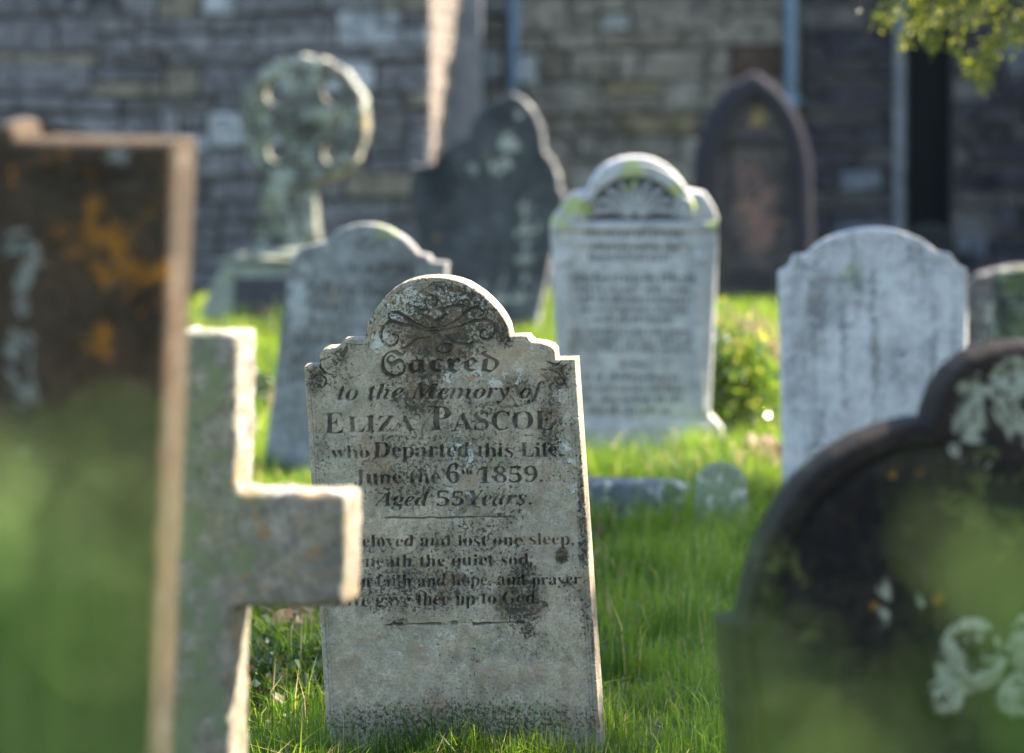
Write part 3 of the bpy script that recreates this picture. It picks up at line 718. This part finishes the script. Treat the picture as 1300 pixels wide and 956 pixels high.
# ================================================================ POINTED RED-BROWN MONUMENT
def pt_fn(u, v, x, z, d):
    border = sstep(.15, .17, d)
    h = -.05*border+.02*np.sqrt(np.clip(1-((d-.075)/.05)**2, 0, 1))
    niche = sstep(.24, .255, d)*(v > 128); h = h-.03*niche
    bandh = sstep(172, 175, v)*(1-sstep(184, 187, v))*border; h = h+.03*bandh
    tri = blobs(u, v, [(960, 148, 16, 16, 1.0)])
    return dict(h=h, cut=np.clip(bandh, 0, 1), orange=np.maximum(blobs(u, v, [(962, 262, 38, 100, 1.15), (893, 250, 10, 70, .9), (905, 200, 6, 60, .9)])*.95*(fbm(x*5, z*.7, 3, 3, 14)+.5), 0), pale=tri*.9,
                dark=np.maximum(.45, blobs(u, v, [(960, 115, 50, 25, .95), (1005, 230, 16, 90, .8), (925, 230, 10, 90, .85), (950, 360, 60, 30, .9)]))+1.1*(d < .15))  # dark surround, painted deeper still so its sunlit rim reads as shaded
M_pt = stone_mat('brown sandstone', (.105, .088, .083), (.07, .066, .07), dark=(.035, .034, .042), pale=(.30, .23, .12), orange=(.27, .15, .125), cut=(.03, .03, .035), sc=.25, spv=.25, grain=.3)
headstone('gothic_monument', 'brown pointed-arch monument with a reddish sunken panel against the church wall', 'monument',
          [(886, 215), (889, 190), (896, 165), (906, 143), (919, 124), (935, 108), (948, 99), (957, 94), (964, 94), (973, 100), (988, 112), (1002, 128), (1013, 147), (1022, 168), (1028, 192), (1031, 215)],
          (882, 390), (1034, 390), 30.3, M_pt, yaw=-4, thick=.35, res=.011, fn=pt_fn, edge=.02, seed=47, side_attr={'dark': 1.6, 'pale': 0, 'orange': .2, 'moss': 0, 'cut': 0})  # sides painted dark in place of shade

# ================================================================ OTHER SMALL STONES
def plain(**k): return lambda u, v, x, z, d: {a: b+0*u for a, b in k.items()}
M_dk = stone_mat('near black mossy stone', (.06, .062, .062), (.045, .05, .05), dark=(.018, .02, .02), moss=(.07, .09, .05), sc=.4)
headstone('headstone', 'low dark round-topped headstone just behind the plain mottled white headstone', 'headstone', [(1146, 318), (1150, 300), (1162, 289), (1180, 284), (1198, 288), (1211, 299), (1215, 318)], (1146, 402), (1216, 402), 32.9, M_dk, thick=.12, res=.02, fn=plain(dark=.9, moss=.2), edge=.012, seed=51, side_attr={'dark': 2.2, 'pale': 0, 'orange': 0, 'moss': 0, 'cut': 1})  # sides painted extra dark, as if in shade, so no lit rim shows
M_br = stone_mat('pinkish brown stone', (.17, .145, .14), (.13, .12, .12), dark=(.06, .05, .05), sc=.4)
headstone('headstone', 'pinkish brown curved headstone partly hidden at the right edge of the white mottled one', 'headstone', [(1228, 366), (1232, 357), (1242, 350), (1256, 345), (1272, 341), (1290, 338), (1312, 338), (1335, 342), (1352, 352)], (1228, 492), (1352, 492), 21.5, M_br, yaw=-4, thick=.12, res=.012, fn=plain(dark=.35, pale=.3), edge=.014, seed=53)
M_gr = stone_mat('green black lichened stone', (.075, .085, .075), (.05, .055, .05), dark=(.02, .024, .02), moss=(.13, .17, .08), pale=(.25, .27, .22), sc=.5)
headstone('headstone', 'dark green-black lichened headstone at the far right in front of the pinkish one', 'headstone', [(1266, 352), (1268, 344), (1290, 341), (1340, 340), (1390, 344)], (1266, 520), (1392, 520), 19.8, M_gr, yaw=-4, thick=.11, res=.012, fn=plain(dark=.5, moss=.65, pale=.4), edge=.012, seed=57)
M_ft = stone_mat('green grey marker stone', (.20, .23, .20), (.15, .18, .16), moss=(.14, .18, .09), sc=.7)
headstone('foot_marker', 'small round-topped grey green marker in the grass between the two pale headstones', 'foot marker', [(884, 618), (886, 606), (893, 597), (903, 591), (915, 589), (927, 591), (937, 597), (944, 606), (946, 618)], (885, 682), (947, 682), 13.9, M_ft, yaw=4, lean=-3, thick=.07, res=.006, fn=plain(dark=.25, moss=.5, pale=.3), edge=.01, seed=59)
M_kb = stone_mat('blue grey kerb stone', (.16, .17, .185), (.12, .13, .14), moss=(.10, .14, .06), sc=.6)
headstone('grave_kerb', 'low blue grey stone kerb in the grass right of the engraved verse headstone', 'grave kerb', [(640, 618), (700, 615), (752, 612), (800, 613), (850, 614), (872, 618)], (640, 668), (873, 668), 14.3, M_kb, yaw=3, thick=.16, res=.01, fn=plain(dark=.4, moss=.45, pale=.35), edge=.014, seed=61, rough_amp=.004)
headstone('fallen_stone', 'small tilted grey stone with sunlit top, low behind the pale pediment headstone', 'fallen stone', [(878, 424), (900, 427), (925, 438), (948, 454), (958, 468)], (878, 486), (960, 486), 21.6, M_kb, yaw=8, lean=6, thick=.26, res=.01, fn=plain(dark=.3, pale=.4), edge=.012, seed=63)

# ================================================================ CHURCH
N = NT('coursed rubble stone'); c = N.coord(); tone = N.attr('tone', 'Color')
n1 = N.noise(c, 9, 7, .7); n2 = N.noise(c, 45, 6, .7)
hv = N.n('HueSaturation'); N.l(tone, hv.inputs['Color']); N.l(N.math('MULTIPLY', N.map(n1, .3, .7, .5, 1.5), N.map(n2, .3, .7, .7, 1.3)), hv.inputs['Value'])
col = N.mix(N.map(N.noise(c, 3.5, 8, .8, .6), .54, .68, 0, .7), hv.outputs[0], (.17, .165, .13)); col = N.mix(N.map(N.noise(c, 2.2, 9, .8, 1.2), .52, .66, 0, .75), col, (.055, .05, .052)); col = N.mix(N.map(N.noise(c, 5.5, 8, .8, .5), .62, .68, 0, .6), col, (.34, .34, .33))
N.bsdf(col, .92, N.math('ADD', n1, N.math('MULTIPLY', n2, .4)), .9, .03, .2); M_wall = N.m
N = NT('lime mortar'); c = N.coord(); N.bsdf(N.mix(N.map(N.noise(c, 12, 6), .35, .65), (.15, .138, .13), (.10, .093, .09)), .95, N.noise(c, 60, 5), .8, .01); M_mort = N.m
N = NT('blue painted iron'); c = N.coord(); N.bsdf(N.mix(N.map(N.noise(c, 6, 6, .7), .4, .7), (.16, .235, .33), (.12, .17, .235)), .55, N.noise(c, 50, 4), .3, .003); M_pipe = N.m
N = NT('smooth dressed stone'); c = N.coord(); N.bsdf(N.mix(N.map(N.noise(c, 4, 8, .7), .35, .65), (.20, .205, .215), (.13, .14, .16)), .9, N.noise(c, 30, 6, .7), .7, .01); M_dress = N.m
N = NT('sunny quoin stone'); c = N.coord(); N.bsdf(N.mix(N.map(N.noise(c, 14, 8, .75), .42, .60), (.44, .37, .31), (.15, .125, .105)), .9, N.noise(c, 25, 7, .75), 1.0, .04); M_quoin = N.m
N = NT('dark boarded door'); c = N.coord(); w = N.n('TexWave'); w.inputs['Scale'].default_value = 3.0; w.bands_direction = 'X'; N.l(c, w.inputs['Vector']); N.bsdf(N.mix(N.map(w.outputs['Fac'], .0, .12), (.003, .003, .004), (.010, .011, .013)), .7); M_door = N.m

church = empty('church', (0, 34, 0)); tag(church, 'old rubble stone church wall with buttress corner, blue drainpipes and dark doorway', 'church')
def rubble(name, x0, x1, yf, depth, H, pal, hmin=.10, hmax=.26, holes=(), seed=1):
    r = random.Random(seed); mb = MB(); z = -.1
    while z < H:
        hh = r.uniform(hmin, hmax); hh = min(hh, H-z) if H-z > .05 else hh
        x = x0
        while x < x1-.001:
            w = r.uniform(.16, .85)*(1 if hh > .15 else 1.3); w = min(w, x1-x)
            if x1-(x+w) < .1: w = x1-x
            segs = [(z, hh)]
            if hh > .2 and r.random() < .3: q = hh*r.uniform(.4, .6); segs = [(z, q), (z+q, hh-q)]
            for (zz_, h2) in segs:
                xa, xb = x, x+w
                skip = False
                for (hx0, hx1, hz0, hz1) in holes:
                    if zz_ < hz1 and zz_+h2 > hz0:
                        if xa >= hx0 and xb <= hx1: skip = True
                        elif xa < hx0 < xb and xb <= hx1+.001: xb = hx0
                        elif xb > hx1 > xa and xa >= hx0-.001: xa = hx1
                        elif xa < hx0 and xb > hx1: xb = hx0
                if skip or xb-xa < .03: continue
                ws = [p[0] for p in pal]; cc = r.choices([p[1] for p in pal], ws)[0]; g = r.uniform(.8, 1.2); cc = tuple(q*g for q in cc)
                m = .012; jz = r.uniform(-.02, .02); jx = r.uniform(-.006, .006); mb.box(xa+m+jx, xb-m+jx, yf-r.uniform(0, .04), yf+.1, zz_+m+jz, zz_+h2-m+jz, cc, .012)
            x += w
        z += hh
    
    V = np.array(mb.V); V[:, 2] += (.02*np.sin(V[:, 0]*1.1+seed))*np.clip(V[:, 2], 0, 1)*(V[:, 2] < H-.3); mb.V = [tuple(v) for v in V]
    return mb.build(name, M_wall, church, False, True)
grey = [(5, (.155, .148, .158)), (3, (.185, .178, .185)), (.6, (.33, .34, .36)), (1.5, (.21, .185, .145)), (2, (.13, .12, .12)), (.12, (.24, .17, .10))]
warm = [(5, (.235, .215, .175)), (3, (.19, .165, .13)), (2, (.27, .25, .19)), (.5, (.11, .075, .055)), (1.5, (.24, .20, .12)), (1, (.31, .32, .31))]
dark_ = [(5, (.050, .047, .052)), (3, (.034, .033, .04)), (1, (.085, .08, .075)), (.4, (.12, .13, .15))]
# coordinates below are relative to the church empty (y = 0 is the main wall plane)
def X34(px, Y): return at(px, 142, Y)[0]
HW = 4.8
xL = X34(547, 32.2)
rubble('wall', -16, xL, -1.8, .5, HW, grey, .10, .32, seed=2)
mb = MB(); mb.box(-16, xL-.002, -1.74, .6, -.2, HW); mb.build('wall_core', M_mort, church)
# splayed, battered corner that catches the sun
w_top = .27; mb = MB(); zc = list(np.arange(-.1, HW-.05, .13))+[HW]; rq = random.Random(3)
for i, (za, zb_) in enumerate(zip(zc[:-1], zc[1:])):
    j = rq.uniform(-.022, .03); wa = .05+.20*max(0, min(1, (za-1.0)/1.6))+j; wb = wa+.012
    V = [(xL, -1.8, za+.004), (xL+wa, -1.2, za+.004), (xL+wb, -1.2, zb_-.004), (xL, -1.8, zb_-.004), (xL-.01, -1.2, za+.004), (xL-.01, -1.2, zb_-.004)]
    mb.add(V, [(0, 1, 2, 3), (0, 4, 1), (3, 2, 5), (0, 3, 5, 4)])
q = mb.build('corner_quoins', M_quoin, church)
mb = MB(); xb = X34(612, 32.8); mb.box(xL-.02, xb, -1.2, .3, -.1, HW, ch=.02); mb.build('buttress', M_dress, church)
xd0, xd1 = X34(1152, 34), X34(1212, 34)
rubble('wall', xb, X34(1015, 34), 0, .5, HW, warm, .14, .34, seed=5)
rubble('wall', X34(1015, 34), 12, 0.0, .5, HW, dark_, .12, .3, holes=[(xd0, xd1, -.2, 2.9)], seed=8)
mb = MB(); mb.box(xb, xd0, .05, .6, -.2, HW); mb.box(xd1, 12, .05, .6, -.2, HW); mb.box(xd0, xd1, .05, .6, 2.9, HW); mb.build('wall_core', M_mort, church)
mb = MB(); mb.box(xd0-.01, xd1+.01, .32, .4, -.1, 2.92); mb.build('door', M_door, church)
mb = MB(); xj = X34(1141, 34)
for i in range(7): mb.box(xj-.045, xj+.045, -.05, .12, -.1+i*.43, .32+i*.43, ch=.008)
mb.build('door_jamb', M_dress, church)
def pipe(px, z0, z1, r, y):
    x = X34(px, 34+y); mb = MB(); mb.tube([(x, y, z0), (x, y, z1)], r, 16)
    for z in np.arange(z0+.3, z1, 1.15): mb.tube([(x, y, z), (x, y, z+.07)], r*1.3, 16)
    o = mb.build('drainpipe', M_pipe, church, True)
    for z in np.arange(z0+.3, z1, 1.15):
        mb2 = MB(); mb2.box(x-r*2.2, x+r*2.2, y+r*.6, .0, z+.02, z+.055); mb2.build('bracket', M_pipe, o)
pipe(651, .12, HW, .052, -.11); pipe(1003, .15, HW, .052, -.10)
mb = MB(); mb.box(-16, 12, -.05, .7, HW+.004, HW+.12); mb.box(-16, xL, -1.88, -.052, HW+.004, HW+.12); mb.build('coping', M_dress, church)

# ================================================================ GROUND
gx = np.linspace(-40, 40, 161); gy = np.concatenate([np.linspace(-8, 40, 193), np.linspace(42, 400, 20)])
GX, GY = np.meshgrid(gx, gy, indexing='ij')
GZ = (fbm(GX, GY, .7, 3, 71)-.5)*.05
idx = np.arange(GX.size).reshape(GX.shape)
Q = np.stack([idx[:-1, :-1], idx[1:, :-1], idx[1:, 1:], idx[:-1, 1:]], -1).reshape(-1, 4)
N = NT('turf soil'); c = N.coord(); N.bsdf(N.mix(N.map(N.noise(c, 6, 6), .35, .65), (.05, .075, .018), (.045, .038, .02)), .95, N.noise(c, 40, 5), .8, .02)
g = mesh_obj('ground', np.stack([GX, GY, GZ], -1).reshape(-1, 3), Q, N.m, None, True); g['kind'] = 'structure'

# ================================================================ GRASS
def blades(base, hgt, wid, seed=0, bend=.5):
    r = np.random.default_rng(seed); n = len(base)
    a = r.random(n)*2*np.pi; f = r.random(n)*2*np.pi; lean = (r.random(n)**1.3)*bend
    dx, dy = np.cos(f), np.sin(f); wx, wy = np.cos(a)*wid/2, np.sin(a)*wid/2
    V = np.zeros((n, 5, 3))
    for i, s in ((0, -1), (1, 1)):
        V[:, i, 0] = base[:, 0]+s*wx; V[:, i, 1] = base[:, 1]+s*wy; V[:, i, 2] = base[:, 2]-.01
    k = .55
    for i, s in ((2, 1), (3, -1)):
        V[:, i, 0] = base[:, 0]+dx*lean*hgt*k*.45+s*wx*.8; V[:, i, 1] = base[:, 1]+dy*lean*hgt*k*.45+s*wy*.8; V[:, i, 2] = base[:, 2]+hgt*k
    V[:, 4, 0] = base[:, 0]+dx*lean*hgt; V[:, 4, 1] = base[:, 1]+dy*lean*hgt; V[:, 4, 2] = base[:, 2]+hgt*(1-.25*lean)
    b = (np.arange(n)*5)[:, None]
    Q = np.concatenate([b+np.array([[0, 1, 2]]), b+np.array([[0, 2, 3]]), b+np.array([[3, 2, 4]])])
    return V.reshape(-1, 3), Q, np.repeat(r.random(n), 5)
def gz(x, y): return (fbm(x, y, .7, 3, 71)-.5)*.05
pts = []; hs = []; ws = []
def scatter(y0, y1, dens, h0, w0, margin=1.35, seed=0):
    r = np.random.default_rng(seed); A = .2667*margin*(y1**2-y0**2)/2; n = int(A*dens)
    y = np.sqrt(r.random(n)*(y1**2-y0**2)+y0**2); x = (r.random(n)-.5)*.2667*margin*y
    cl = fbm(x, y, 6, 3, 81); keep = cl > .30
    x, y, cl = x[keep], y[keep], cl[keep]
    big = fbm(x, y, 2.3, 2, 88); h = h0*(.45+r.random(len(x))**2*1.1)*(.45+1.3*sstep(.35, .75, cl)+.9*sstep(.5, .7, big)); w = w0*(.7+.6*r.random(len(x)))
    pts.append(np.stack([x, y, gz(x, y)], 1)); hs.append(h); ws.append(w)
scatter(7.5, 12, 5600, .075, .0032, seed=1); scatter(12, 17, 4400, .078, .0040, seed=2); scatter(17, 24, 2200, .07, .006, seed=3); scatter(24, 28.5, 1400, .075, .009, seed=4); scatter(28.5, 33.5, 1600, .045, .008, seed=5)
def tuft(x, y, rx, ry, n, h, w, seed):
    r = np.random.default_rng(seed); a = r.normal(size=(n, 2))*np.array([rx, ry])*.5+np.array([x, y])
    pts.append(np.stack([a[:, 0], a[:, 1], gz(a[:, 0], a[:, 1])], 1)); hs.append(h*(.4+r.random(n)*.8)); ws.append(w*(.7+.6*r.random(n)))
def tpx(px, py, rx, ry, n, h, w, s): p = ground(px, py); tuft(p[0], p[1], rx, ry, n, h, w, s)
tpx(800, 602, .38, .10, 1500, .10, .005, 11); tpx(885, 606, .14, .2, 600, .15, .005, 12); tpx(860, 655, .14, .15, 500, .16, .005, 13); tpx(960, 650, .2, .25, 900, .12, .005, 14)
tpx(390, 624, .3, .12, 600, .09, .005, 15); tpx(330, 470, .5, .4, 900, .17, .008, 16); tpx(940, 415, .5, .7, 800, .22, .010, 17); tpx(690, 440, .3, .5, 700, .16, .008, 18); tpx(640, 650, .9, .1, 900, .12, .005, 19)
tpx(1030, 662, .35, .1, 900, .09, .005, 20); tpx(590, 985, .45, .08, 1300, .12, .004, 21); tpx(890, 596, .1, .1, 500, .20, .006, 24); tpx(350, 850, .12, .3, 900, .11, .004, 23); tpx(300, 440, .6, .4, 700, .2, .009, 22)
B = np.vstack(pts); Hh = np.concatenate(hs); Ww = np.concatenate(ws)
V, Q, rr = blades(B, Hh, Ww, 5, 1.15)
patch = np.repeat(fbm(B[:, 0], B[:, 1], 4.5, 4, 90, .6), 5); rr = np.where(rr > .93, rr, np.clip(.93*(.45*rr+1.7*(patch-.38)), 0, .93))
M_grass = leaf_mat('grass blade', (.028, .070, .006), (.105, .165, .012), (.28, .22, .10), .58, .4, .4)
g = mesh_obj('grass', V, Q, M_grass, None, False, {'rnd': rr}); g['kind'] = 'stuff'

# ================================================================ LEAFY PLANTS
def leaves(P, size, seed=0, up=.3, asp=.55):
    """small folded leaves: two triangles each side of the midrib"""
    r = np.random.default_rng(seed); n = len(P)
    d = r.normal(size=(n, 3)); d[:, 2] += up; d /= np.linalg.norm(d, axis=1)[:, None]
    e = np.cross(d, r.normal(size=(n, 3))); e /= np.linalg.norm(e, axis=1)[:, None]; nn = np.cross(d, e)
    s = size*(.6+.8*r.random(n))[:, None]
    V = np.zeros((n, 4, 3)); V[:, 0] = P; V[:, 2] = P+d*s; V[:, 1] = P+d*s*.5+e*s*asp*.5+nn*s*.08; V[:, 3] = P+d*s*.5-e*s*asp*.5+nn*s*.08
    b = (np.arange(n)*4)[:, None]; Q = np.concatenate([b+np.array([[0, 1, 2]]), b+np.array([[0, 2, 3]])])
    return V.reshape(-1, 3), Q, np.repeat(r.random(n), 4)
def bush(name, label, cat, c, rad, n, size, mat, seed, group=None):
    r = np.random.default_rng(seed); root = empty(name, (c[0], c[1], 0)); tag(root, label, cat, group)
    k = 26; cen = r.normal(size=(k, 3)); cen /= np.linalg.norm(cen, axis=1)[:, None]; cen *= (r.random(k)**.4)[:, None]
    cen = cen*np.array(rad)*.75; cen[:, 2] = np.abs(cen[:, 2])
    i = r.integers(0, k, n); P = cen[i]+r.normal(size=(n, 3))*np.array(rad)*.20; P = P[P[:, 2] > .01]
    V, Q, rr = leaves(P, size, seed+1); mesh_obj('foliage', V, Q, mat, root, False, {'rnd': rr})
    mb = MB()
    for q in cen: mb.tube([(0, 0, 0), tuple(q*.5+np.array([0, 0, .02])), tuple(q)], [.008, .005, .002], 5)
    mb.build('stem', M_bark, root)
    return root
N = NT('bark'); c = N.coord(); N.bsdf(N.mix(N.map(N.noise(c, 10, 6, .7), .35, .65), (.11, .07, .045), (.06, .04, .03)), .9, N.noise(c, 25, 6, .7), .8, .02); M_bark = N.m
M_bush = leaf_mat('glossy leaf', (.03, .07, .010), (.10, .16, .015), (.26, .24, .04), .4, .2, 1.0, 2.4)
M_ivy = leaf_mat('dark ivy leaf', (.015, .035, .012), (.03, .06, .015), None, .2, .35, .5, 1.5)
p = ground(948, 590); bush('leafy_bush', 'leafy green bush growing between the pediment headstone and the plain mottled one', 'bush', (p[0], 17.6), (.23, .32, .54), 4800, .05, M_bush, 91)
p = ground(330, 512); bush('ivy_shrub', 'low dark green shrub left of the tipped grey headstone', 'shrub', (p[0]-.02, 19.6), (.17, .2, .22), 1500, .04, M_ivy, 95)
# fallen leaves: separate small drift behind the bush (uncountable)
r = np.random.default_rng(4); P = []
for (px, py, rx, ry, n) in ((960, 440, .16, .5, 150), (985, 470, .14, .3, 120), (965, 606, .10, .12, 70), (930, 425, .2, .4, 50), (390, 820, .1, .4, 60)):
    q = ground(px, py); a = r.normal(size=(n, 3))*np.array([rx, ry, 0])*.6+np.array([q[0], q[1], 0]); a[:, 2] = .04+r.random(n)*.10; P.append(a)
V, Q, rr = leaves(np.vstack(P), .06, 6, .1, .7); mesh_obj('fallen_leaves', V, Q, leaf_mat('dead leaf', (.22, .13, .08), (.36, .24, .16), None, .15, .6, .3), None, False, {'rnd': rr})['kind'] = 'stuff'

# broad-leaved weeds and ground ivy in the turf
P = []; r = np.random.default_rng(44)
for _ in range(70):
    y = r.uniform(9.4, 15.5); x = (r.random()-.5)*.33*y; n = int(r.uniform(25, 70)); a = r.normal(size=(n, 3))*np.array([.05, .07, 0])+np.array([x, y, 0]); a[:, 2] = .01+r.random(n)*.05; P.append(a)
q = ground(345, 880); a = r.normal(size=(2600, 3))*np.array([.11, .26, 0])+np.array([q[0], q[1], 0]); a[:, 2] = .01+r.random(2600)*.11; P.append(a)
V, Q, rr = leaves(np.vstack(P), .03, 46, .4, .8); mesh_obj('ground_cover', V, Q, leaf_mat('ground ivy leaf', (.018, .045, .010), (.05, .085, .015), (.16, .10, .05), .25, .4, .5, 1.6), None, False, {'rnd': rr})['kind'] = 'stuff'

# ================================================================ NEAR WEEDS (out of focus, just in front of the camera)
M_weed = leaf_mat('weed leaf', (.08, .15, .035), (.12, .19, .05), (.16, .20, .06), .45, .5, .3, 2.8)
def weed(label, c, spots, n, size, seed, group='tall leafy weeds close to the camera'):
    """leafy stalks; spots = (px, py, rx, rz) heads of foliage at the plant's distance"""
    r = np.random.default_rng(seed); root = empty('tall_weed', (c[0], c[1], 0)); tag(root, label, 'weed', group)
    mb = MB(); LP = []
    for (px, py, rx, rz) in spots:
        q = at(px, py, c[1])-np.array([c[0], c[1], 0])
        for k in range(3):
            e = q+r.normal(size=3)*np.array([rx*.7, .05, rz*.6]); b0 = np.array([e[0]*.6, r.normal()*.05, 0])
            mb.tube([tuple(b0), tuple((b0+e)*.5+np.array([.01, .01, 0])), tuple(e)], [.003, .0025, .001], 5)
        LP.append(q+r.normal(size=(n, 3))*np.array([rx, .10, rz]))
        low = r.random((int(n*.8), 3)); LP.append(np.stack([q[0]*.8+(low[:, 0]-.5)*.16, (low[:, 1]-.5)*.3, .1+low[:, 2]*(q[2]-.25)], 1))
    V, Q, rr = leaves(np.vstack(LP), size, seed, .5, .35); mesh_obj('foliage', V, Q, M_weed, root, False, {'rnd': rr})
    mb.build('stem', M_weed, root)
weed('blurred green leafy weed in front of the tall dark slab at the left', (-.150, 1.3), [(0, 650, .016, .010), (90, 650, .016, .010), (165, 690, .010, .014), (40, 590, .012, .008)], 7, .018, 3)
weed('blurred green leafy weed over the broad dark headstone at the right', (.160, 1.3), [(1290, 690, .010, .012), (1280, 760, .014, .010), (1120, 900, .030, .005), (1000, 900, .018, .005)], 6, .016, 5)
weed('faint blurred weed tip rising over the small marker stone', (.085, 1.6), [(895, 625, .014, .012)], 7, .016, 9)
# ================================================================ YEW TREES (their shade, and one hanging branch in view)
SUN_AZ = math.radians(68); SUN_EL = math.radians(42)
S = np.array([math.sin(SUN_AZ)*math.cos(SUN_EL), math.cos(SUN_AZ)*math.cos(SUN_EL), math.sin(SUN_EL)])
kx, ky = S[0]/S[2], S[1]/S[2]
M_yew = leaf_mat('yew leaf', (.035, .06, .012), (.085, .11, .018), (.14, .13, .02), .35, .4, .4)
def tree(label, tx, ty, h, rad, n, seed, x_lim, yr, hang=None):
    r = np.random.default_rng(seed); root = empty('yew_tree', (tx, ty, 0)); tag(root, label, 'tree')
    mb = MB(); mb.tube([(0, 0, -.1), (.05, .03, 1.0), (-.04, .05, 2.2), (0, 0, h*.55), (.1, 0, h*.85)], [.42, .30, .26, .17, .05], 12)
    k = 70; cen = r.normal(size=(k, 3)); cen /= np.linalg.norm(cen, axis=1)[:, None]; cen *= (r.random(k)**.35)[:, None]
    cen = cen*np.array(rad)+np.array([0, 0, h*.60])
    cen = cen[(cen[:, 2] > 2.4)]
    W = cen+np.array([tx, ty, 0]); sx = W[:, 0]-kx*W[:, 2]; sy = W[:, 1]-ky*W[:, 2]
    cen = cen[(sx > x_lim+.45) & (sy > yr[0]) & (sy < yr[1])]
    for q in cen: mb.tube([(0, 0, q[2]*.45), tuple(q*np.array([.5, .5, .75])), tuple(q)], [.07, .045, .012], 6)
    i = r.integers(0, len(cen), n); P = cen[i]+r.normal(size=(n, 3))*np.array([.55, .7, .38])
    W = P+np.array([tx, ty, 0]); sx = W[:, 0]-kx*W[:, 2]; ok = (sx > x_lim+.12*r.normal(size=n)) & (W[:, 2] > 2.45)
    P = P[ok]
    V, Q, rr = leaves(P, .16, seed+1, 0, .5)
    mb.build('trunk', M_bark, root, True)
    mesh_obj('crown', V, Q, M_yew, root, False, {'rnd': rr})
    if hang:
        bb = MB(); LP = []
        for (pts_, nl) in hang:
            L = smooth_curve(pts_, 10); L3 = [at(a, b, c)-np.array([tx, ty, 0]) for a, b, c in L]
            bb.tube([tuple(q) for q in L3], list(np.linspace(.009, .002, len(L3))), 5)
            for q in L3:
                for _ in range(nl): LP.append(q+r.normal(size=3)*np.array([.02, .04, .022]))
        b_ = bb.build('branch', M_bark, root, True)
        V, Q, rr = leaves(np.array(LP), .034, seed+2, -.5, .32); mesh_obj('sprays', V, Q, M_yewh, b_, False, {'rnd': rr})
M_yewh = leaf_mat('yew needle spray', (.035, .06, .008), (.15, .17, .012), (.42, .38, .04), .45, .3, .6, 2.6)
hang = [([(1420, -60, 15.2), (1330, -40, 15.3), (1250, -30, 15.4), (1180, -12, 15.5), (1135, 8, 15.5), (1112, 28, 15.5)], 7),
        ([(1330, -40, 15.6), (1260, -5, 15.7), (1205, 18, 15.7), (1165, 30, 15.7), (1148, 52, 15.7)], 7), ([(1260, -20, 15.3), (1225, 10, 15.3), (1190, 35, 15.3), (1180, 58, 15.3)], 7),
        ([(1330, -20, 15.5), (1270, 10, 15.5), (1225, 32, 15.5), (1205, 58, 15.5)], 6), ([(1380, -20, 15.4), (1320, 10, 15.4), (1285, 30, 15.4), (1262, 55, 15.4), (1250, 85, 15.4), (1246, 108, 15.4)], 7),
        ([(1340, 0, 15.7), (1300, 35, 15.7), (1270, 55, 15.7), (1240, 75, 15.7), (1228, 88, 15.7)], 5), ([(1360, -10, 15.1), (1310, 20, 15.1), (1290, 55, 15.1)], 6), ([(1290, -30, 15.4), (1240, -10, 15.4), (1200, 5, 15.4), (1160, 14, 15.4)], 7)]
tree('yew tree whose hanging yellow-green branch enters the top right corner', 8.9, 15.6, 9.5, (4.9, 4.8, 3.9), 48000, 101, -1.0, (10.0, 16.5), hang)
tree('second yew tree beside the path, right of the foreground stones', 8.7, 8.2, 9.0, (5.0, 4.6, 3.8), 42000, 111, -.45, (2.5, 12.5))

# ================================================================ LIGHT, CAMERA
w = bpy.data.worlds.new('World'); SC.world = w; w.use_nodes = True; nt = w.node_tree
sky = nt.nodes.new('ShaderNodeTexSky'); sky.sky_type = 'NISHITA'; sky.sun_disc = False; sky.sun_elevation = SUN_EL; sky.sun_rotation = SUN_AZ
sky.air_density = 1.0; sky.dust_density = 1.0; sky.ozone_density = 1.0
nt.links.new(sky.outputs[0], nt.nodes['Background'].inputs[0]); nt.nodes['Background'].inputs[1].default_value = .098
ld = bpy.data.lights.new('sun', 'SUN'); ld.energy = 5.0; ld.angle = math.radians(.5); ld.color = (1, .89, .76)
lo = bpy.data.objects.new('sun', ld); COL.objects.link(lo); lo.rotation_euler = Vector(tuple(S)).to_track_quat('Z', 'Y').to_euler()
cd = bpy.data.cameras.new('camera'); cam = bpy.data.objects.new('camera', cd); COL.objects.link(cam); SC.camera = cam
cam.location = (0, 0, CH); cam.rotation_euler = (math.pi/2-PITCH, 0, 0)
cd.sensor_width = 36; cd.lens = 135; cd.clip_end = 1000; cd.clip_start = .05
cd.dof.use_dof = True; cd.dof.focus_distance = 8.98; cd.dof.aperture_fstop = 2.8; cd.dof.aperture_blades = 0
SC.view_settings.view_transform = 'Standard'; SC.view_settings.look = 'None'; SC.view_settings.gamma = 1; SC.view_settings.exposure = 2.3
SC.cycles.max_bounces = 8
